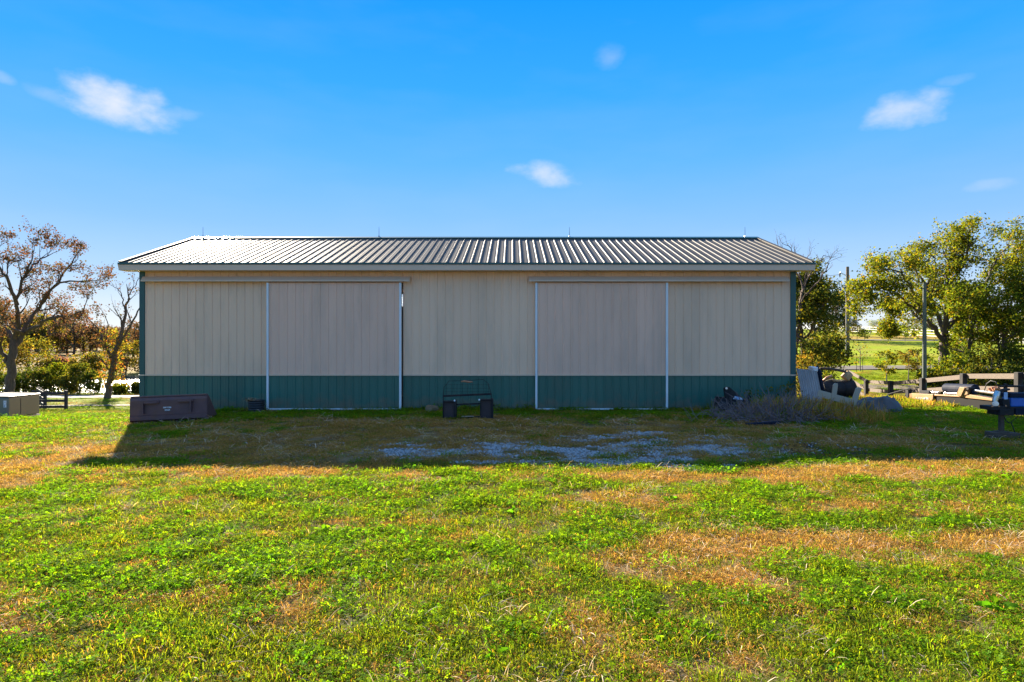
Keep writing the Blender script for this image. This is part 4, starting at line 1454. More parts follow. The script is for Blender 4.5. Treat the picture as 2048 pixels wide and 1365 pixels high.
# dark thicket under the right-hand trees
for (px, top, wpx, Y, mt, pl, lab) in (
    (1852, 738, 30, 36.5, L_GRN, PAL_G, 'light green shrub at the foot of the wooden pole'),
    (1872, 740, 34, 36, L_GRN, PAL_G, 'small shrub left of the big maple trunk'),
    (1908, 716, 52, 37, L_GRN, PAL_G, 'bright green shrub right of the big maple trunk'),
    (1942, 706, 60, 37.5, L_DARK, PAL_G, 'dark shrub behind the slender bent tree'),
    (1976, 700, 62, 37, L_DARK, PAL_G, 'dark green shrub in the middle of the thicket'),
    (2010, 694, 64, 37.5, L_DARK, PAL_GB, 'dark shrub with yellow tips below the many stemmed tree'),
    (2046, 706, 64, 36.5, L_DARK, PAL_G, 'dark green shrub at the photo edge behind the fence'),
    (1958, 732, 60, 35.2, L_DARK, PAL_G, 'low dark shrub close behind the top fence rail'),
    (2020, 728, 66, 35.0, L_DARK, PAL_G, 'low black green shrub behind the right fence post'),
    (2088, 690, 90, 37, L_DARK, PAL_G, 'tall dark shrub beyond the photo edge'),
    (1898, 744, 44, 35.5, L_DARK, PAL_G, 'low dark shrub in front of the big maple trunk')):
    c = on_ground(px, Y); h = P(0, top, Y).z - c.z
    shrub('thicket_shrub', lab, c, wpx * Y / F * 1.1, h, 300 + k, mt, pl, n=1900, size=.15, group='shrubs under the green trees'); k += 1
c = on_ground(1640, 30); shrub('thicket_shrub', 'low green bush behind the junk by the barn corner', c, 1.7, P(0, 744, 30).z - c.z, 380, L_GRN, PAL_G, n=1400, size=.13)
c = on_ground(1612, 29); shrub('thicket_shrub', 'yellow green bush right at the barn corner', c, 2.0, P(0, 712, 29).z - c.z, 381, L_YEL, PAL_G, n=1600, size=.13)

# --- planted saplings on the green hill
def sapling(px, Y, top, wpx, seed, mat, pal, lab, n=700, size=.12, bare=False, name='sapling', group='saplings on the green hill', conif=False):
    rng = random.Random(seed); rnp = np.random.RandomState(seed)
    c = on_ground(px, Y); h = P(0, top, Y).z - c.z; wd = wpx * Y / F
    t = thing(name, lab, 'tree', c, group)
    mb = MB(); A = []
    mb.tube([c - Vector((0, 0, .1)), c + Vector((.02, 0, h * .5)), c + Vector((0, 0, h * .97))], [.018 + .012 * h, .014 + .006 * h, .008], 5, cap=False)
    nb = 16
    for i in range(nb):
        f = .28 + .7 * i / nb; q = c + Vector((0, 0, h * f))
        w_ = wd * .5 * (math.sin(min(1, (f - .2) / .8) * math.pi) ** .7 + .12) if not conif else wd * .5 * (1.05 - f)
        a = rng.uniform(0, 6.28)
        e = q + Vector((math.cos(a) * w_, math.sin(a) * w_, (.35 if not conif else -.05) * w_))
        mb.tube([q, q.lerp(e, .5) + Vector((0, 0, .03)), e], [.012, .009, .004], 3, cap=False)
        for u in (.4, .6, .8, 1.0): A.append(q.lerp(e, u))
        if bare:
            for j in range(3):
                s_ = q.lerp(e, rng.uniform(.3, .9)); mb.tube([s_, s_ + Vector((rng.gauss(0, .2), rng.gauss(0, .2), rng.uniform(.1, .4)))], [.006, .003], 3, cap=False)
    wood_part('trunk', mb, M['twig'], t)
    leaf_part('crown', leaves(A, rnp, n / len(A), .085 * wd, size, pal), mat, t)
    return t


sapling(1773, 38.5, 703, 40, 1, L_GRN, PAL_G, 'bushy green sapling standing alone on the lawn', n=900)
sapling(1817, 39.5, 702, 44, 2, L_YEL, PAL_Y, 'golden leaved sapling beside the wooden pole', n=800)
sapling(1720, 43, 688, 40, 3, L_YEL, PAL_G, 'nearly bare sapling with a wire guard on the lawn', n=90, bare=True)
sapling(1834, 41, 700, 30, 4, L_YEL, PAL_Y, 'thin orange sapling behind the golden one', n=350)
sapling(1860, 39, 712, 34, 5, L_GRN, PAL_G, 'small green sapling right of the wooden pole', n=500)
for (px, Y, top, w_, mt, lab) in ((1729, 93, 660, 22, L_GRN, 'green roundtop sapling by the hilltop drive, leftmost of its row'), (1776, 93, 655, 22, L_GRN, 'second roundtop sapling along the hilltop drive'),
                                  (1810, 92, 652, 28, L_GRN, 'largest roundtop sapling along the hilltop drive'), (1673, 94, 642, 30, L_YEL, 'pale yellow tree beside the far white fence'),
                                  (1714, 96, 650, 30, L_YEL, 'yellow green sapling beside the utility pole')):
    sapling(px, Y, top, w_, int(px), mt, PAL_G, lab, n=380, size=.22)
for (px, Y, top, w_, lab) in ((1794, 106, 660, 14, 'dark pointed conifer before the white fence, leftmost of three'), (1828, 106, 664, 12, 'small dark conifer between hilltop saplings'), (1926, 105, 664, 14, 'dark conifer seen between the green tree trunks')):
    sapling(px, Y, top, w_, int(px), L_EVER, PAL_G, lab, n=420, size=.22, name='conifer', group='young conifers by the white fence', conif=True)
g = on_ground(1713, 42.7)
m = MB()
for dx in (0, .42):
    m.tube([g + Vector((dx, 0, -.1)), g + Vector((dx, 0, 1.0))], .016, 5)
for z in (.35, .9):
    m.tube([g + Vector((0, 0, z)), g + Vector((.42, 0, z))], .012, 4)
tag(m.build('tree_guard', M['post_dark'], origin=g), 'thin stake frame guarding the nearly bare sapling', 'tree guard')


# --- far trees: prototypes copied along the horizon
def far_tree(seed, h, wd, mat, pal, n, size, name, label, group, bark=M['bark'], trunk=.16, conif=False):
    rng = random.Random(seed); rnp = np.random.RandomState(seed)
    t = thing(name, label, 'tree', (0, 0, 0), group)
    mb = MB(); A = []
    mb.tube([Vector((0, 0, -.5)), Vector((rng.gauss(0, .1), 0, h * .35)), Vector((rng.gauss(0, .3), 0, h * .8))], [.028 * h, .022 * h, .006 * h], 6, cap=False)
    for i in range(34):
        f = rng.uniform(trunk, 1.0)
        prof = math.sqrt(max(.05, 1 - ((f - .58) / .5) ** 2)) if not conif else 1.12 - f
        a = rng.uniform(0, 6.28); r = wd * .5 * prof * math.sqrt(rng.random()) 
        tip = Vector((math.cos(a) * r, math.sin(a) * r, h * f * rng.uniform(.93, 1.04)))
        st = Vector((0, 0, h * max(.15, f - .28)))
        mb.tube([st, st.lerp(tip, .6) + Vector((0, 0, .02 * h)), tip], [.008 * h, .005 * h, .002 * h], 3, cap=False)
        A += [tip + Vector((rng.gauss(0, 1), rng.gauss(0, 1), rng.gauss(0, .7))) * wd * .07 for _ in range(5)] + [st.lerp(tip, .75)]
    wood_part('trunk', mb, bark, t)
    leaf_part('crown', leaves(A, rnp, n / len(A), .05 * wd, size, pal), mat, t)
    return t


rf = random.Random(77)
protos = [far_tree(401, 9, 8.5, L_ORANGE, PAL_B, 1500, .50, 'autumn_tree', 'russet brown autumn tree in the far treeline beyond the pond', 'far autumn treeline'),
          far_tree(402, 10, 8, L_OAK, PAL_B, 1300, .50, 'autumn_tree', 'russet brown autumn tree in the far treeline beyond the pond', 'far autumn treeline', trunk=.2),
          far_tree(403, 8, 7.5, L_ORANGE, PAL_Y, 1300, .48, 'autumn_tree', 'russet brown autumn tree in the far treeline beyond the pond', 'far autumn treeline'),
          far_tree(404, 8.5, 7, L_YEL, PAL_Y, 1300, .48, 'golden_tree', 'golden olive tree in the far treeline beyond the pond', 'far golden trees')]
first = [True] * 4


def place(i, x, y, k):
    if first[i]:
        o = protos[i]; first[i] = False
    else:
        o = copy_tree(protos[i])
    o.location = (x, y, gz(x, y) - .1); o.scale = (k * rf.uniform(.9, 1.15), k * rf.uniform(.9, 1.1), k); o.rotation_euler = (0, 0, rf.uniform(0, 6.28))
    return o


for j in range(44):
    px = -60 + j * 8.6 + rf.uniform(-4, 4); Y = rf.uniform(150, 190)
    place(rf.choice([0, 0, 1, 1, 2, 3]), (px - CX) * Y / F, Y, rf.uniform(.75, 1.05) * (1.15 if px < 150 else .85))
for j in range(26):
    px = -80 - j * 34 + rf.uniform(-10, 10); Y = rf.uniform(120, 190)
    place(rf.choice([0, 1, 2, 3]), (px - CX) * Y / F, Y, rf.uniform(.8, 1.15))
# dark evergreens and broad trees on the right skyline
eg = far_tree(411, 11, 9, L_EVER, PAL_G, 1900, .45, 'cedar_tree', 'dark cedar on the hilltop behind the utility pole', 'dark cedars on the hilltop', trunk=.12)
fr = [True]
for (px, Y, hpx, wk) in ((1650, 100, 560, 1.0), (1672, 112, 575, .9), (1690, 122, 610, .8), (1628, 96, 556, 1.0), (1706, 130, 632, .7)):
    o = eg if fr[0] else copy_tree(eg); fr[0] = False
    x = (px - CX) * Y / F; z = gz(x, Y); h = P(0, hpx, Y).z - z
    o.location = (x, Y, z - .1); k_ = h / 11; o.scale = (k_ * wk, k_ * wk, k_); o.rotation_euler = (0, 0, rf.uniform(0, 6))
hg = far_tree(412, 9, 9, L_GRN, PAL_GB, 1600, .42, 'hilltop_tree', 'green tree on the skyline behind the far white fence', 'green trees on the skyline', trunk=.2)
fr = [True]
for j in range(22):
    px = 1745 + j * 40 + rf.uniform(-12, 12); Y = rf.uniform(128, 150); top = rf.uniform(612, 640)
    o = hg if fr[0] else copy_tree(hg); fr[0] = False
    x = (px - CX) * Y / F; z = gz(x, Y); k_ = (P(0, top, Y).z - z) / 9
    o.location = (x, Y, z - .1); o.scale = (k_ * 1.3, k_ * 1.3, k_); o.rotation_euler = (0, 0, rf.uniform(0, 6))

# ------------------------------------------------------------------ fences, poles, far shed
def fence(name, label, pts, mat, pmat, rails, rail_h, post_w, post_h, spacing, cat='fence', rail_t=.035, flat_posts=False, off=-1):
    """pts: ground polyline; one post part every spacing metres, one rail part per bay and height"""
    t = thing(name, label, cat, (pts[0][0], pts[0][1], gz(pts[0][0], pts[0][1])))
    pos = []
    for a, b_ in zip(pts[:-1], pts[1:]):
        a = Vector((a[0], a[1])); b_ = Vector((b_[0], b_[1])); L = (b_ - a).length; n = max(1, round(L / spacing))
        for i in range(n): pos.append(a.lerp(b_, i / n))
    pos.append(Vector((pts[-1][0], pts[-1][1])))
    rg_ = random.Random(len(pos))
    zs = [gz(p.x, p.y) for p in pos]
    ob = []
    for i, p in enumerate(pos):
        m = MB()
        lean = Vector((rg_.gauss(0, .015), rg_.gauss(0, .015), 1))
        m.bar(Vector((p.x, p.y, zs[i] - .3)), Vector((p.x, p.y, zs[i])) + lean * post_h, post_w, post_w, up=(0, 1, 0))
        ob.append(m.build('post', pmat, bevel=.012))
    for i in range(len(pos) - 1):
        a, b_ = pos[i], pos[i + 1]
        d = (b_ - a).normalized(); nv = Vector((-d.y, d.x)) * off
        if nv.y > 0 and off < 0: nv = -nv
        o_ = nv * (post_w / 2 + rail_t / 2 + .002)
        for rz in rails:
            m = MB()
            j1, j2 = rg_.gauss(0, .012), rg_.gauss(0, .012)
            m.bar(Vector((a.x + o_.x, a.y + o_.y, zs[i] + rz + j1)), Vector((b_.x + o_.x, b_.y + o_.y, zs[i + 1] + rz + j2)) - Vector((d.x, d.y, 0)) * .006, rail_t, rail_h)
            ob.append(m.build('rail', mat))
    for o in ob: keep_world(o, t)
    return t


def gp(px, Y): return ((px - CX) * Y / F, Y)


fence('board_fence', 'black board fence ending in a taller post left of the barn', [gp(132, 37.2), gp(67, 36.6), gp(-10, 36.2), gp(-90, 36)], M['fence_black'], M['fence_black'],
      [.22, .58, 1.02], .15, .14, 1.18, 2.0, off=-1)
fence('board_fence', 'second black board fence running back toward the lane', [gp(90, 38.5), gp(76, 44)], M['fence_black'], M['fence_black'],
      [.30, .66, 1.02], .15, .14, 1.15, 2.3, off=1)
fence('rail_fence', 'weathered grey rail fence with dark posts behind the log splitter', [(19.3, 36.1), (15.4, 19.0), (14.4, 14.6)], M['fence_grey'], M['post_dark'],
      [.35, .78, 1.20], .17, .17, 1.30, 3.2, off=-1, rail_t=.04)
fence('white_fence', 'long white board fence along the hilltop pasture', [(69.0, 152), (69.3, 117), (69.6, 85), (69.7, 74)], M['white_fence'], M['white_fence'],
      [.3, .75, 1.2], .10, .14, 1.35, 4.0, off=-1)


def pole(name, label, px, Y, top, r, mat, arms=()):
    c = on_ground(px, Y); z = P(0, top, Y).z
    t = thing(name, label, 'pole', c)
    m = MB(); m.tube([c - Vector((0, 0, .5)), Vector((c.x, c.y, (c.z + z) / 2)), Vector((c.x, c.y, z))], [r, r * .88, r * .7], 12)
    keep_world(m.build('shaft', mat, smooth=False), t)
    return t, c, z


t, c, z = pole('utility_pole', 'tall weathered utility pole standing on the green lawn', 1695, 59, 534, .19, M['pole'])
for dz, sx in ((.9, -1), (2.1, -1), (3.0, .8)):
    m = MB(); m.bar(Vector((c.x, c.y - .05, z - dz)), Vector((c.x + sx * .75, c.y - .05, z - dz + (.35 if sx < 0 else .1) * (1 if dz < 1 else -.6))), .07, .09)
    keep_world(m.build('bracket', M['steel']), t)
    m = MB(); q = Vector((c.x + sx * .75, c.y - .05, z - dz + (.35 if sx < 0 else .1) * (1 if dz < 1 else -.6)))
    m.tube([q, q + Vector((0, 0, -.12)), q + Vector((0, 0, -.45))], [.05, .08, .04], 8); keep_world(m.build('insulator', M['black_flat']), t)
m = MB(); m.tube([Vector((c.x - .18, c.y - .1, c.z)), Vector((c.x - .18, c.y - .1, z - 4.5))], .035, 6); keep_world(m.build('conduit', M['steel']), t)
t, c2, z2 = pole('wooden_pole', 'slim greenish wooden pole in front of the big maple', 1849, 35.5, 566, .12, M['pole_green'])


def wire(label, a, b_, sag, r=.012, group=None):
    a = Vector(a); b_ = Vector(b_); n = 18
    pts = [a.lerp(b_, i / n) - Vector((0, 0, sag * 4 * (i / n) * (1 - i / n))) for i in range(n + 1)]
    m = MB(); m.tube(pts, r, 4, cap=False)
    return tag(m.build('power_line', M['black_flat']), label, 'cable', group)


wire('thin cable running left from the top of the utility pole', (c.x - .75, c.y, z - .75), (c.x - 40, c.y + 26, z + 1), 1.0, .018)
wire('dark cable sagging across the far bank behind the oak', P(-60, 697, 70), P(420, 688, 75), .5, .022)
wire('low cable crossing behind the barn corner to the pole', (c.x, c.y - .1, z - 4.2), P(1420, 613, 66), .25, .015)
# far pale shed on the skyline
sx = on_ground(1697, 150)
t = thing('far_shed', 'pale low shed on the skyline behind the white fence', 'shed', sx)
m = MB(); m.box(sx + Vector((0, 0, .4)), (4, 3, 1.6)); keep_world(m.build('wall', M['white_fence']), t)
m = MB(); m.prism([sx + Vector((-2.2, -1.8, 1.2)), sx + Vector((-2.2, 1.8, 1.2)), sx + Vector((-2.2, 0, 1.9))], (4.4, 0, 0)); keep_world(m.build('roof', M['white_fence']), t)

# ------------------------------------------------------------------ pad-mounted transformer
YT = 20.0
cz = gz(-15.7, 20.6)
tx0, tx1 = P(-64, 0, YT).x, P(18, 0, YT).x
t = thing('transformer_box', 'olive green pad mounted electrical cabinet on the lawn', 'utility box', ((tx0 + tx1) / 2, YT + .5, cz))
zb, zt = P(0, 836, YT).z, P(0, 796.5, YT).z
m = MB()
# sloped-front cabinet: hood and sides
# plan is a little turned so its right side shows
fr, rr, dp = tx1, tx1 + .02, 1.15
yaw = 0.0
m.add([(tx0, YT, zb), (tx1, YT, zb), (tx1, YT + dp, zb), (tx0, YT + dp, zb), (tx0, YT, zt), (tx1, YT, zt), (tx1, YT + dp, zt + .03), (tx0, YT + dp, zt + .03)],
      [(3, 2, 1, 0), (4, 5, 6, 7), (0, 1, 5, 4), (1, 2, 6, 5), (2, 3, 7, 6), (3, 0, 4, 7)])
# the photo shows the right flank: rotate the box about its near right corner
def turn(o, c, a):
    me_ = o.data
    mt = Matrix.Translation(c) @ Matrix.Rotation(a, 4, 'Z') @ Matrix.Translation(-c)
    me_.transform(mt)
    return o
pc = Vector((tx1, YT, 0)); AN = R(-6)
o = keep_world(turn(m.build('cabinet', M['transformer'], bevel=.035), pc, AN), t)
m = MB(); m.box(((tx0 + tx1) / 2, YT + dp / 2, zt + .036), (tx1 - tx0 + .05, dp + .05, .05)); o = keep_world(turn(m.build('lid', M['transformer'], bevel=.022), pc, AN), t)
m = MB(); m.box(((tx0 + tx1) / 2, YT + dp / 2, zb - .11), (tx1 - tx0 + .03, dp + .03, .2)); keep_world(turn(m.build('pad', M['concrete'], bevel=.01), pc, AN), t)
m = MB(); m.box((tx1 + .004, YT + .42, (zb + zt) / 2 + .02), (.012, .012, zt - zb - .14)); keep_world(turn(m.build('door_seam', M['black_flat']), pc, AN), t)
for j, zz in enumerate((.475, .36)):
    m = MB(); m.box((tx1 - .14, YT - .004, zb + zz + .02), (.10, .006, .105)); lb = keep_world(turn(m.build('warning_label', M['label_white']), pc, AN), t)
m = MB(); m.box((tx1 - .14, YT - .008, zb + .50), (.07, .004, .012)); m.box((tx1 - .14, YT - .008, zb + .38), (.008, .004, .07)); m.box((tx1 - .165, YT - .008, zb + .37), (.008, .004, .05))
keep_world(turn(m.build('lettering', M['navy']), pc, AN), t)

# ------------------------------------------------------------------ loader bucket seen from behind
rot = R(10)
br, bl = Vector((-7.23, 14.8, 0)), Vector((-7.23 - 1.664 * math.cos(rot), 14.8 - 1.664 * math.sin(rot), 0))
ux = (br - bl).normalized(); uy = Vector((-ux.y, ux.x, 0)); BL = (br - bl).length
t = thing('loader_bucket', 'maroon steel loader bucket lying back side out against the barn', 'loader bucket', bl)


def BP(u, v, z):
    """bucket frame: u along the back, v away from the camera, z up; tilts down to the left"""
    return bl + ux * u + uy * v + Vector((0, 0, z + (u / BL - .5) * .045))


def bprism(name, poly, axis, mat, bevel=.006):
    m = MB(); m.prism(poly, axis); return keep_world(m.build(name, mat, bevel=bevel), t)


th = .012
# back sheet with a rolled top, gently curved
m = MB()
prof = [(0.10, -.06), (.02, .05), (0, .12), (0, .46), (.02, .525), (.06, .545)]
v = []; f = []
for (vv, zz) in prof:
    v += [BP(0, vv, zz), BP(BL, vv, zz), BP(0, vv + .02, zz - .004), BP(BL, vv + .02, zz - .004)]
for i in range(len(prof) - 1):
    a = 4 * i; b_ = a + 4
    f += [(a, a + 1, b_ + 1, b_), (a + 3, a + 2, b_ + 2, b_ + 3), (a, b_, b_ + 2, a + 2), (a + 1, a + 3, b_ + 3, b_ + 1)]
f += [(0, 2, 3, 1), (len(v) - 4, len(v) - 3, len(v) - 1, len(v) - 2)]
m.add(v, f); keep_world(m.build('back_plate', M['rust']), t)
bprism('floor_plate', [BP(0, .10, -.06), BP(BL, .10, -.06), BP(BL, .10, -.03), BP(0, .10, -.03)], uy * .66, M['rust'])
for u in (-.012, BL - .002):
    bprism('side_plate', [BP(u, 0, -.02), BP(u, .02, .53), BP(u, .10, .545), BP(u, .76, .02), BP(u, .76, -.06), BP(u, .10, -.06)], ux * .016, M['rust'])
m = MB(); m.bar(BP(0, .05, .55), BP(BL, .05, .55), .07, .035); keep_world(m.build('top_lip', M['rust'], bevel=.008), t)
m = MB(); m.bar(BP(0, -.008, .055), BP(BL, -.008, .055), .02, .10); keep_world(m.build('wear_strip', M['rust'], bevel=.004), t)
kx = BL / 153
for (h0, h1, vx, vz0, vz1, hz) in ((30, 56, 27, .16, .40, .41), (95, 124, 122, .16, .44, .42)):
    m = MB(); m.bar(BP(h0 * kx, -.035, hz), BP(h1 * kx, -.035, hz), .07, .035); m.bar(BP(vx * kx, -.035, vz0), BP(vx * kx, -.035, vz1), .07, .035, up=(1, 0, 0))
    m.prism([BP((h1 - 3) * kx, -.07, hz), BP(h1 * kx, -.07, hz + .05), BP((h1 + 3) * kx, -.07, hz)], uy * .06)
    keep_world(m.build('mounting_bracket', M['rust'], bevel=.003), t)
m = MB()
rl = random.Random(3)
for (x0, x1, z) in ((66, 82, .285), (69, 79, .225)):
    x = x0
    while x < x1:
        if not (z > .25 and 72.4 < x < 74):
            m.bar(BP(x * kx, -.004, z - .018), BP(x * kx, -.004, z + .018), .004, .0055, up=(1, 0, 0))
            if rl.random() < .8: m.bar(BP(x * kx, -.004, z + rl.choice([-.016, 0, .016])), BP((x + .9) * kx, -.004, z + rl.choice([-.016, 0, .016])), .004, .007)
        x += 1.35
keep_world(m.build('lettering', M['label_white']), t)

# ------------------------------------------------------------------ quick-attach frame (grapple plate)
YQ = 14.9
def Q(px, py, dy=0): return P(px, py, YQ + dy)
qc = Q(935, 838); qz = gz(qc.x, YQ)
t = thing('attachment_frame', 'black quick attach frame with two box uprights standing before the barn', 'loader frame', (qc.x, YQ, qz))
def qbox(name, p0, p1, d0, d1, mat, bevel=.006):
    a, b_ = Q(*p0), Q(*p1)
    m = MB(); m.box(((a.x + b_.x) / 2, YQ + (d0 + d1) / 2, (a.z + b_.z) / 2), (abs(b_.x - a.x), d1 - d0, abs(a.z - b_.z)))
    return keep_world(m.build(name, mat, bevel=bevel), t)
for (x0, x1, y0, y1) in ((886.5, 908, 804, 841), (961, 982, 800.5, 838)):
    # hollow upright: plate with side cheeks and a folded top
    qbox('upright_plate', (x0, y0), (x1, y1), .02, .05, M['dark_rust'])
    qbox('cheek', (x0 - .8, y0 + 1), (x0 + .8, y1), -.03, .22, M['black'])
    qbox('cheek', (x1 - .2, y0 - 2), (x1 + 4.2, y1 - 1), -.04, .25, M['black'])
    qbox('top_flange', (x0, y0 - 1.5), (x1, y0 + 1.2), -.03, .15, M['black'])
m = MB(); m.bar(Q(886, 792.5), Q(982, 788.5), .05, .048); keep_world(m.build('top_bar', M['black'], bevel=.004), t)
m = MB(); m.bar(Q(908, 809.5, .06), Q(961, 807.5, .06), .07, .036); keep_world(m.build('cross_bar', M['black'], bevel=.004), t)
m = MB(); m.bar(Q(908, 837, .1), Q(961, 834, .1), .09, .03); keep_world(m.build('bottom_bar', M['black'], bevel=.004), t)
m = MB(); m.bar(Q(923, 833.2, .04), Q(948, 833, .04), .03, .012); keep_world(m.build('wear_strip', M['steel']), t)
for x, y in ((909, 801.5), (958.5, 800)):
    m = MB(); m.tube([Q(x, y, -.06), Q(x, y, .08)], .022, 8); keep_world(m.build('pin', M['white']), t)
m = MB(); m.tube([Q(886.5, 806, 0), Q(886.5, 792, 0)], .012, 6); m.tube([Q(982.5, 803), Q(982.5, 788)], .010, 6); keep_world(m.build('side_rod', M['black']), t)
m = MB(); m.tube([Q(886.5, 792), Q(888, 775), Q(898, 762.5), Q(930, 762), Q(966, 759.5), Q(976, 767), Q(982.5, 788)], .0068, 6); keep_world(m.build('guard_rod', M['black']), t)
m = MB()
a = Q(922, 763.5); b_ = Q(945, 764)
m.tube([a, a.lerp(b_, .3) + Vector((0, 0, .008)), a.lerp(b_, .7) - Vector((0, 0, .006)), b_], [.014, .024, .022, .012], 7); keep_world(m.build('hinge_roll', M['copper']), t)
m = MB()
for i in range(9):
    px = 893 + i * 10.5; top = 763 if 3 < i < 8 else 768
    m.tube([Q(px, top, .01), Q(px, 791, .01)], .003, 4)
for yy in (770, 777, 784): m.tube([Q(889, yy, .012), Q(980, yy, .012)], .003, 4)
keep_world(m.build('guard_mesh', M['black']), t)
m = MB(); m.tube([Q(982, 811, .1), Q(989, 811, .1)], .02, 8); keep_world(m.build('stub_pin', M['black']), t)

# short cut log by the wall
a, b_ = P(857, 817.5, 16.6), P(872, 818.5, 17.0)
m = MB(); m.tube([a, a.lerp(b_, .5), b_], [.10, .095, .088], 12); lg = m.build('wood_log', M['wood_log'], bevel=.006)
tag(lg, 'short round wooden log lying in grass left of the attachment frame', 'log')

# ribbed dark planter with dry grass
pc_ = P(513, 822, 16.9); pz = gz(pc_.x, pc_.y)
t = thing('planter', 'dark ribbed half barrel planter against the wall beside the left door', 'planter', (pc_.x, pc_.y, pz))
W_ = 33 * 16.9 / F / 2 * .98; H_ = .31
m = MB(); pts = []; rad = []
for i in range(25):
    z = H_ * i / 24; pts.append((pc_.x, pc_.y, pz + z)); rad.append(W_ * (.93 + .05 * i / 24 + .045 * math.cos(i * 2 * math.pi / 4.8)))
m.tube(pts, rad, 20, cap=False)
keep_world(m.build('tub', M['black_flat'], smooth=True), t)
m = MB(); m.tube([(pc_.x, pc_.y, pz + H_ - .06), (pc_.x, pc_.y, pz + H_ - .03)], W_ * .93, 18); keep_world(m.build('soil', M['block']), t)
me = blade_mesh('dry_grass', random.Random(9), 60, .10, .16, .40, .008, .75, G_STRAW, [(.8, .7, .6), (.6, .5, .45), (1, .9, .8)], curl=.75)
o = bpy.data.objects.new('dry_grass', me); COL.objects.link(o); o.location = (pc_.x - .16, pc_.y - .05, pz + H_ - .04)
tag(o, 'dry curling grass spilling out of the ribbed planter', 'plant')

# ------------------------------------------------------------------ right-hand clutter by the barn corner
# black mower deck / plough with triangular upright
YM = 16.3
def MM(px, py, dy=0): return P(px, py, YM + dy)
mc = MM(1465, 818); mz = gz(mc.x, YM)
t = thing('plow_attachment', 'black implement with a triangular upright plate leaning by the weeds', 'implement', (mc.x, YM, mz))
m = MB(); m.prism([MM(1448.5, 777), MM(1452, 774.5), MM(1459, 774.5), MM(1487, 798), MM(1486, 802), MM(1452, 801)], (0, .10, 0)); keep_world(m.build('upright_plate', M['black'], bevel=.008), t)
m = MB(); m.prism([MM(1440, 803), MM(1446, 797), MM(1500, 801), MM(1503, 818), MM(1452, 821), MM(1442, 817)], (0, .55, 0)); keep_world(m.build('deck', M['black'], bevel=.02), t)
m = MB(); m.bar(MM(1431, 794.5, .1), MM(1453, 798.5, .1), .10, .055); keep_world(m.build('drawbar', M['black'], bevel=.006), t)
m = MB(); m.tube([MM(1445, 811, -.02), MM(1445, 811, .10)], .115, 14); keep_world(m.build('gauge_wheel', M['black_flat'], bevel=.02), t)
m = MB(); m.prism([MM(1466, 798.5, -.012), MM(1470, 792.5, -.012), MM(1484, 796, -.012), MM(1485.5, 801, -.012), MM(1478, 800, -.012)], (0, .008, 0)); keep_world(m.build('warning_label', M['label_blue']), t)
m = MB(); m.prism([MM(1467, 798.2, -.016), MM(1470.5, 793.5, -.016), MM(1472, 794.2, -.016), MM(1470, 798.8, -.016)], (0, .004, 0))
m.prism([MM(1479, 796, -.016), MM(1483.5, 796.6, -.016), MM(1485, 800.5, -.016), MM(1481, 799, -.016)], (0, .004, 0)); keep_world(m.build('label_stripe', M['label_white']), t)
m = MB(); m.tube([MM(1453, 777, -.03), MM(1453, 777, .13)], .03, 8); keep_world(m.build('hitch_pin', M['steel']), t)
m = MB(); m.tube([MM(1492, 803, .1), MM(1497, 795, .1), MM(1500, 793, .1)], [.03, .03, .045], 8); keep_world(m.build('jack_handle', M['black']), t)
# steel channel in the grass
a, b_ = P(1494, 849, 13.6), P(1558, 842, 13.9)
a.z = gz(a.x, a.y) + .05; b_.z = gz(b_.x, b_.y) + .07
m = MB(); m.bar(a, b_, .14, .02); m.bar(a + Vector((0, -.06, -.035)), b_ + Vector((0, -.06, -.035)), .02, .06); m.bar(a + Vector((0, .06, -.035)), b_ + Vector((0, .06, -.035)), .02, .06)
tag(m.build('steel_channel', M['navy']), 'dark steel channel lying in the grass before the brush pile', 'metal bar')

# brush pile: dead brambles
rb = random.Random(15)
bc = on_ground(1545, 14.7)
t = thing('brush_pile', 'tangled pile of dead grey purple brambles before the green wainscot', 'brush pile', bc)
m = MB()
for i in range(760):
    p = bc + Vector((rb.gauss(0, .70), rb.gauss(0, .40), rb.uniform(0, .12)))
    a = rb.uniform(0, 6.28); e = abs(rb.gauss(.7, .35)); d = Vector((math.cos(a) * math.cos(e), math.sin(a) * math.cos(e), math.sin(e)))
    L = rb.uniform(.35, .95) * (1 - .35 * min(1, abs(p.x - bc.x) / 1.2)); pts = [p]
    for s_ in range(4):
        d = (d + perp(d, rb) * .25 - Vector((0, 0, .10))).normalized(); pts.append(pts[-1] + d * L / 4)
    pts = [q if q.z > bc.z + .01 else Vector((q.x, q.y, bc.z + .015)) for q in pts]
    m.tube(pts, [.007, .006, .005, .004, .003], 3, cap=False)
M['bramble'] = paint('dead_bramble', (.17, .125, .125), .9, var=.4, scale=8)
br_ = keep_world(m.build('dead_stems', M['bramble']), t); br_['kind'] = 'stuff'
rnp = np.random.RandomState(8)
pts = [bc + Vector((rnp.normal(.28, .07), rnp.normal(0, .06), .22 + rnp.normal(0, .08))) for _ in range(26)]
leaf_part('red_leaves', leaves(pts, rnp, 1.2, .02, .075, [(1, 1, 1), (1.3, .8, .8), (.8, .6, .7)]), L_RED, t)

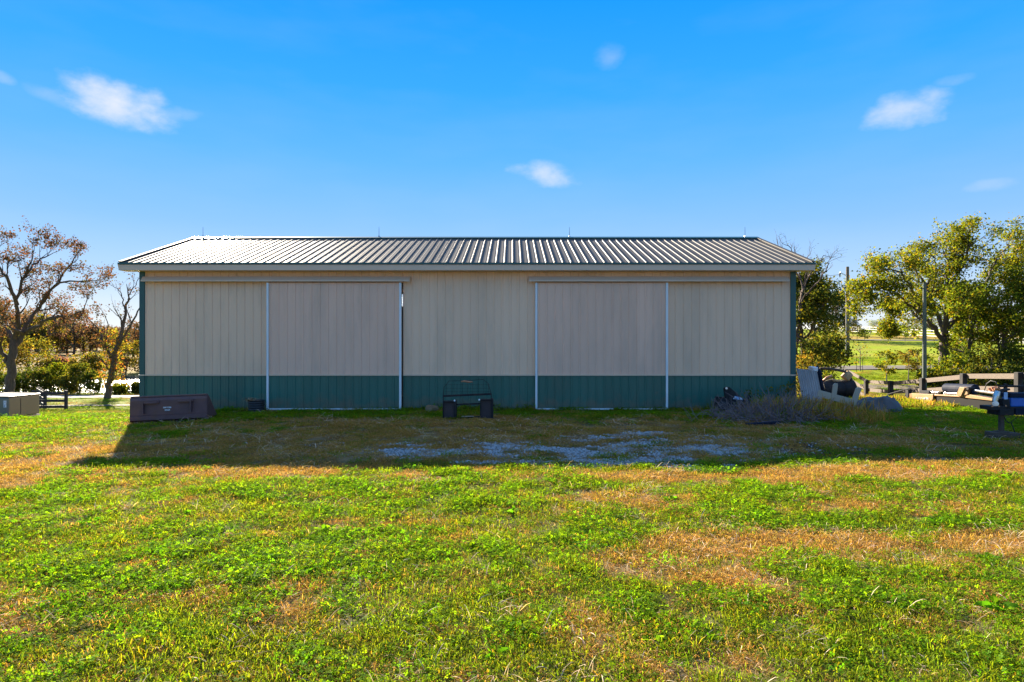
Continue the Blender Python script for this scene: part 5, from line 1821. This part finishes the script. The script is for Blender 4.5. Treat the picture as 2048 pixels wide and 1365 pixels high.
# tall weeds in front of the corner
ap = []; asc = []; ai = []
def weeds(n, cx0, cy0, sx_, sy_, k0, k1, lst):
    x = nr.normal(cx0, sx_, n); y = nr.normal(cy0, sy_, n)
    ok = ~((x > XL) & (x < XR) & (y > YW - .05) & (y < YB)); x, y = x[ok], y[ok]; n = len(x)
    ap.append(np.stack([x, y, ground_z(x, y) - .02], 1)); k = nr.uniform(k0, k1, n); asc.append(np.stack([k, k, k * 1.35], 1)); ai.append(np.array(lst)[nr.randint(0, len(lst), n)])
wc = on_ground(1600, 15.2)
weeds(330, wc.x + .1, wc.y, .55, .45, .9, 3.1, TALL + DTALL + DTALL + DTALL)
wc = on_ground(1650, 15.6); weeds(150, wc.x, wc.y, .5, .4, 1.0, 2.2, TALL + DTALL + DTALL)
wc = on_ground(1545, 15.0); weeds(80, wc.x, wc.y, .6, .4, .6, 1.8, TALL + DTALL + DTALL)
wc = on_ground(1540, 16.6); weeds(60, wc.x, wc.y, .55, .3, 1.6, 3.0, TALL)
wc = on_ground(1640, 16.2); weeds(110, wc.x, wc.y, .5, .5, 1.2, 2.6, TALL + DTALL + DTALL)
wc = on_ground(1680, 15.0); weeds(70, wc.x, wc.y, .6, .4, .9, 1.6, TALL + DTALL)
wc = on_ground(1490, 14.9); weeds(30, wc.x, wc.y, .3, .25, .6, 1.5, TALL + DTALL)
ap = np.concatenate(ap); asc = np.concatenate(asc); ai = np.concatenate(ai)
scatter('weeds', PROTO, ap, np.stack([nr.normal(0, .15, len(ap)), nr.normal(0, .15, len(ap)), nr.uniform(0, 6.28, len(ap))], 1), asc, ai, 'tall uncut weeds around the junk at the barn corner')
# leafy weeds against the wall
for (px, Y, top, lab, sd) in ((1500, 16.9, 778, 'leafy green weed growing behind the black implement', 1), (1534, 17.0, 776, 'branching weed against the wainscot in the middle of the brush', 2), (1571, 17.0, 760, 'tallest leafy weed against the wall near the corner', 3), (1588, 16.6, 766, 'yellowing weed right at the barn corner', 4)):
    c = on_ground(px, Y)
    shrub('weed_plant', lab, c, .42, P(0, top, Y).z - c.z, 500 + sd, L_GRN if sd != 4 else L_YEL, PAL_G, n=150, size=.06, group='leafy weeds along the wall', cat='weed', stems=4, clump=8)

# corrugated sheets leaning on the barn corner
YC = 16.6
def CC(px, py, dy=0): return P(px, py, YC + dy)
t = thing('corrugated_sheets', 'leaning stack of corrugated galvanised sheets at the barn corner', 'metal sheets', (CC(1615, 800).x, YC, gz(CC(1615, 800).x, YC)))
for sh in range(2):
    m = MB(); v = []; f = []
    n = 60
    tl, tr, bl_, br2 = CC(1592 + sh * 1.0, 738 - sh * .6, .9 + sh * .03), CC(1632 + sh, 742.5 - sh * .6, .8 + sh * .03), CC(1606 + sh * 3, 812, sh * .05), CC(1645 + sh * 2, 822, -.1 + sh * .05)
    for r_ in range(5):
        fr_ = r_ / 4
        for i in range(n + 1):
            u = i / n
            p = tl.lerp(tr, u).lerp(bl_.lerp(br2, u), fr_)
            bow = math.sin(fr_ * math.pi) * .03
            p = p + Vector((0, -.019 * math.cos(u * 2 * math.pi * 9) - bow, 0))
            v.append(tuple(p))
    for r_ in range(4):
        for i in range(n):
            a = r_ * (n + 1) + i; f.append((a, a + n + 1, a + n + 2, a + 1))
    m.add(v, f); o = m.build('sheet', M['corr'], smooth=False)
    sd_ = o.modifiers.new('thickness', 'SOLIDIFY'); sd_.thickness = .003
    keep_world(o, t)

# steel drum with firewood, pail, bent branch
YBR = 20.9
def DR(px, py, dy=0): return P(px, py, YBR + dy)
dz = gz(DR(1680, 790).x, YBR)
m = MB(); a, b_ = DR(1642, 781, .5), DR(1705, 777, .5)
pts = [a.lerp(b_, f_) for f_ in (0, .02, .32, .34, .36, .64, .66, .68, .98, 1)]
m.tube(pts, [.30, .315, .31, .325, .31, .31, .325, .31, .315, .30], 22); dr = m.build('steel_drum', M['black'], bevel=.005)
tag(dr, 'black steel drum lying on its side behind the cream fence section', 'drum')
lowz = min((dr.matrix_world @ v.co).z for v in dr.data.vertices)
m = MB(); c_ = DR(1674, 800, .5); m.box((c_.x, c_.y, (dz + lowz) / 2 + .02), (.9, .45, max(.05, lowz - dz + .1))); tag(m.build('timber_block', M['block'], bevel=.01), 'dark timber cribbing under the steel drum', 'timber')
for (pa, pb, r0, r1, lab) in (((1664, 761), (1704, 770), .055, .07, 'pale split log resting along the top of the drum'), ((1689, 758), (1700, 747), .16, .13, 'big orange tinted log chunk standing on the drum end'),
                              ((1648, 766), (1668, 760), .05, .04, 'thin dark log beside the pail on the drum')):
    a, b_ = DR(*pa, .42), DR(*pb, .42)
    m = MB(); m.tube([a, a.lerp(b_, .5) + Vector((0, 0, .01)), b_], [r0, (r0 + r1) / 2 * 1.08, r1], 7)
    tag(m.build('firewood_log', M['firewood'] if 'dark' not in lab else M['bark'], bevel=.006), lab, 'log', 'firewood on the drum')
m = MB(); a = [DR(1640, 737, .4), DR(1656, 737.5, .4), DR(1674, 740, .4), DR(1690, 744, .4), DR(1700, 753, .4), DR(1706, 768, .4), DR(1707, 785, .4)]
m.tube(a, [.035, .05, .045, .045, .045, .04, .035], 7); tag(m.build('bent_branch', M['bark'], smooth=True), 'dark bent limb arching over the drum', 'branch')
m = MB(); pb = DR(1626, 742, -.4); m.box((pb.x, pb.y, pb.z + .05), (.22, .22, .17), Euler((.1, .05, .3))); o = m.build('plastic_jug', M['label_white'], bevel=.03)
tag(o, 'white plastic jug perched above the corrugated sheets', 'jug')
m = MB(); m.tube([DR(1633, 733, -.3), DR(1638, 745, -.3), DR(1640, 770, -.2), DR(1648, 792, -.2)], [.05, .085, .10, .10], 8); tag(m.build('blue_pipe', M['navy'], smooth=True), 'dark blue pipe standing between the sheets and the drum', 'pipe')
m = MB(); m.tube([DR(1644, 764, -.1), DR(1654, 756, -.1), DR(1664, 752, -.1)], [.035, .05, .04], 7); tag(m.build('iron_hook', M['copper'], smooth=True), 'rusty iron arm beside the blue pipe', 'iron arm')

# broken cream vinyl fence section
YV = 15.6
def VV(px, py, dy=0): return P(px, py, YV + dy)
t = thing('vinyl_fence_section', 'tilted broken cream fence section leaning on the grass', 'fence section', (VV(1690, 820).x, YV, gz(VV(1690, 820).x, YV)))
def vbar(name, a, b_, w_, d_=.04, cap=None):
    m = MB(); m.bar(a, b_, d_, w_, up=(0, 0, 1) if abs((b_ - a).z) < abs((b_ - a).x) else (1, 0, 0)); return keep_world(m.build(name, M['vinyl'], bevel=.006), t)
vbar('rail', VV(1636, 786.5), VV(1708, 806), .165, .045)
for (pb_, pt_, w_) in (((1668, 797), (1671.5, 771), .115), ((1702, 824), (1717.5, 779), .135)):
    a, b_ = VV(*pb_, -.045), VV(*pt_, -.045)
    d = (b_ - a).normalized(); s_ = d.cross(Vector((0, 1, 0))).normalized()
    m = MB(); m.prism([a - s_ * w_ / 2, a + s_ * w_ / 2, b_ + s_ * w_ / 2, b_ + d * .05 + s_ * w_ * .15, b_ + d * .05 - s_ * w_ * .4, b_ - s_ * w_ / 2], (0, .04, 0))
    keep_world(m.build('picket', M['vinyl'], bevel=.005), t)
vbar('rail', VV(1655, 812, .35), VV(1664, 800, .35), .12, .04)

# grey tarp mound
YP = 18.0
tc_ = on_ground(1754, YP)
m = MB(); v = []; f = []
nx, ny = 40, 24
wx_ = 78 * YP / F / 2; hz_ = P(0, 789.5, YP).z - tc_.z
for j in range(ny + 1):
    for i in range(nx + 1):
        u = i / nx * 2 - 1; w2 = j / ny * 2 - 1
        rr_ = min(1, math.hypot(u, w2))
        prof_ = max(0, 1 - rr_ ** 2.4)
        nzv = fbm(np.array([u * 2.3 + 5]), np.array([w2 * 2.3 + 2]), 131, 4)[0] - .5
        x = tc_.x + u * wx_ * 1.08; y = tc_.y + w2 * .75
        z = gz(x, y) + prof_ ** .6 * hz_ * (.8 - .12 * u) + nzv * .42 * min(1, prof_ * 2.5) + .01
        v.append((x, y, z))
for j in range(ny):
    for i in range(nx):
        a = j * (nx + 1) + i; f.append((a, a + 1, a + nx + 2, a + nx + 1))
m.add(v, f); tag(m.build('tarp_mound', M['tarp'], smooth=True), 'lumpy mound under a grey tarp beside the cream fence section', 'tarp')

# ------------------------------------------------------------------ log splitter on the lit grass
A0, B0 = P(1818, 798, 20.6), P(1992, 806, 17.1)
ux = Vector((B0.x - A0.x, B0.y - A0.y, 0)).normalized(); uy = Vector((-ux.y, ux.x, 0)); LL = Vector((B0.x - A0.x, B0.y - A0.y, 0)).length
g0 = gz((A0.x + B0.x) / 2, (A0.y + B0.y) / 2)
t = thing('log_splitter', 'tan and black hydraulic log splitter beam lying along the rail fence', 'log splitter', (A0.x, A0.y, g0))
base_ = Vector((A0.x, A0.y, 0))
def SP(px, py, v_=0):
    """point on the splitter's front plane seen at photo pixel (px, py)"""
    k_ = (px - CX) / F
    # solve for u: (A0.x+ux.x*u)/(A0.y+ux.y*u) = k_
    u = (k_ * A0.y - A0.x) / (ux.x - k_ * ux.y)
    q = base_ + ux * u
    return Vector((q.x, q.y, EYE - (py - CY) * q.y / F)) + uy * v_
def sprism(name, poly, depth, mat, v0=0, bevel=.004, par=t):
    m = MB(); m.prism([SP(px, py, v0) for (px, py) in poly], uy * depth); return keep_world(m.build(name, mat, bevel=bevel), par)
sprism('wedge_shroud', [(1822, 787.5), (1866, 789), (1865.5, 798), (1861, 806), (1823, 804.5)], .05, M['tan'])
sprism('end_plate', [(1818.5, 788), (1821.5, 787.5), (1822, 804.5), (1818.5, 804)], .3, M['tan'])
sprism('front_post', [(1811.5, 780), (1817.5, 780), (1818, 803), (1813, 803)], .12, M['black'], -.02)
sprism('beam', [(1864, 791.5), (1992, 797), (1992, 828), (1930, 814), (1866, 802)], .16, M['beam_black'], .05)
sprism('beam_top_plate', [(1850, 788.5), (1912, 791.5), (1940, 790), (1992, 800), (1992, 803), (1912, 794), (1850, 791)], .30, M['tan'], .02)
sprism('push_plate', [(1914, 791), (1921, 774.5), (1931, 776), (1923.5, 793)], .25, M['tan'], -.03)
sprism('gusset', [(1924, 792), (1929, 781), (1935, 785), (1935, 789)], .04, M['tan'], .0)
m = MB(); m.tube([SP(1936, 777.5, -.02), SP(1936, 777.5, .2)], .045, 12); keep_world(m.build('pivot', M['black']), t)
m = MB(); m.tube([SP(1943, 781.5, .1), SP(1982, 787, .1)], .032, 10); keep_world(m.build('ram_rod', M['steel']), t)
m = MB(); m.tube([SP(1872, 777, .32), SP(1930, 779.5, .32)], .15, 18); keep_world(m.build('cylinder', M['navy'], smooth=False, bevel=.02), t)
sprism('log_cradle', [(1833, 781), (1852, 783), (1851, 789), (1834, 788.5)], .3, M['black'], .1)
sprism('control_valve', [(1855, 783.5), (1869, 784), (1869, 787), (1855, 787)], .08, M['steel'], .12)
sprism('tool_tray', [(1880, 785), (1906, 786.5), (1906, 789.5), (1880, 788.5)], .1, M['steel'], .1)
m = MB()
for (x, y) in ((1978, 779), (1984, 777), (1990, 779), (1981, 782), (1987, 781)):
    m.tube([SP(x, y, -.02), SP(x + 3, y - 2, .1)], .035, 8)
keep_world(m.build('valve_fittings', M['copper']), t)
m = MB(); m.tube([SP(1965, 782, .05), SP(1970, 768, .05), SP(1978, 762, .05), SP(1988, 764, .05), SP(1994, 776, .05)], .012, 6); keep_world(m.build('hydraulic_hose', M['black_flat'], smooth=True), t)
m = MB()
x = 1833.0; rl = random.Random(21)
hts = [1, .7, .72, .95, .72, .72, .7, .95, .95, .72]
for i, hh in enumerate(hts):
    xx = 1833 + i * 2.55
    m.bar(SP(xx, 799.2, -.012), SP(xx, 799.2 - 4.6 * hh, -.012), .006, .012, up=tuple(ux))
    if i % 2 == 0: m.bar(SP(xx, 799.2 - 4.2 * hh, -.012), SP(xx + 1.7, 799.2 - 4.0 * hh, -.012), .006, .012)
    if i % 3 != 1: m.bar(SP(xx + 1.5, 799.2, -.012), SP(xx + 1.5, 799.2 - 4.4 * hh, -.012), .006, .010, up=tuple(ux))
keep_world(m.build('lettering', M['label_white']), t)
m = MB(); m.tube([SP(1764, 789.5, .2), SP(1806, 777.5, .2), SP(1812, 777, .2)], .022, 6); keep_world(m.build('tongue', M['black']), t)
m = MB(); m.tube([SP(1803, 795, .1), SP(1812, 778, .1)], .014, 6); m.tube([SP(1808, 772, .1), SP(1823, 781, .1)], .02, 6); keep_world(m.build('hitch_arm', M['black']), t)

# ------------------------------------------------------------------ trailer with blue box, jack on a wood block
YJ = 11.6
def J(px, py, dy=0): return P(px, py, YJ + dy)
jc = J(2006, 868); jz = gz(jc.x, YJ)
bh = EYE - (869 - CY) * YJ / F - jz
t = thing('trailer_tongue', 'black trailer tongue with bright blue box at the photo edge', 'trailer', (jc.x, YJ, jz))
def jbox(name, p0, p1, d0, d1, mat, bevel=.006):
    a, b_ = J(*p0), J(*p1)
    m = MB(); m.box(((a.x + b_.x) / 2, YJ + (d0 + d1) / 2, (a.z + b_.z) / 2), (abs(b_.x - a.x), d1 - d0, abs(a.z - b_.z)))
    return keep_world(m.build(name, mat, bevel=bevel), t)
jbox('frame_beam', (1984, 814), (2140, 828), -.05, .12, M['black'])
jbox('hitch_plate', (1975, 812), (2004, 820), -.1, .2, M['black'])
jbox('hitch_plate', (1990, 818), (2018, 830), -.12, .2, M['black'])
blk = jbox('blue_box', (2020, 795), (2160, 814), -.02, .2, M['blue'], .02)
jbox('box_lid', (2018, 786.5), (2162, 795.5), -.04, .22, M['navy'], .012)
jbox('side_frame', (2024, 816), (2160, 829.5), -.09, -.04, M['navy'])
jbox('jack_tube', (2000, 826), (2007.5, 864), -.02, .05, M['block'])
jbox('jack_sleeve', (1998.5, 806), (2009, 830), -.035, .07, M['black'])
jbox('jack_foot', (1994, 862.5), (2014, 865), -.06, .1, M['block'])
jbox('tag_plate', (2002, 784.5), (2009, 798.5), -.075, -.065, M['label_blue'], .002)
jbox('winch_box', (2001, 798), (2015, 815), -.06, .1, M['black'])
m = MB(); m.tube([J(1991, 808, -.04), J(1991, 808, .1)], .052, 14); m.tube([J(1991, 808, -.06), J(1991, 808, -.03)], .03, 10); keep_world(m.build('winch_drum', M['steel'], bevel=.004), t)
m = MB(); m.tube([J(1990, 803, .02), J(1993, 792, .02), J(1996, 783, .02)], [.05, .055, .045], 10); keep_world(m.build('filter', M['steel']), t)
m = MB(); m.tube([J(1994, 786), J(2004, 781), J(2019, 779)], [.02, .03, .02], 8); m.tube([J(2013, 792), J(2018, 785)], .02, 6); keep_world(m.build('coupler_arm', M['black']), t)
jbox('mast', (2019, 769), (2024, 787), .1, .15, M['black'])
jbox('mast_arm', (2010, 772), (2160, 776), .1, .15, M['black'])
m = MB(); m.tube([J(2008, 833), J(2012, 842), J(2018, 846), J(2022, 845), J(2028, 860), J(2030, 866)], .009, 6); m.tube([J(2022, 845), J(2030, 838), J(2036, 833)], .006, 5); keep_world(m.build('safety_chain', M['black_flat'], smooth=True), t)
m = MB()
for (x, y) in ((1985, 813), (1998, 813), (2012, 812)): m.tube([J(x, y, -.11), J(x, y, -.03)], .016, 7)
keep_world(m.build('bolts', M['copper']), t)
m = MB(); m.tube([J(2160, 832, .4), J(2160, 832, .6)], .33, 20); keep_world(m.build('wheel', M['black_flat'], bevel=.03), t)
a, b_ = J(1979, 866.8, 0), J(2033, 868.5, 0)
m = MB(); m.box(((a.x + b_.x) / 2, YJ + .02, jz + bh / 2 - .01), (b_.x - a.x, .2, abs(bh) + .1), Euler((0, .03, -.12))); tag(m.build('wood_block', M['block'], bevel=.012), 'weathered wood block under the trailer jack', 'wood block')
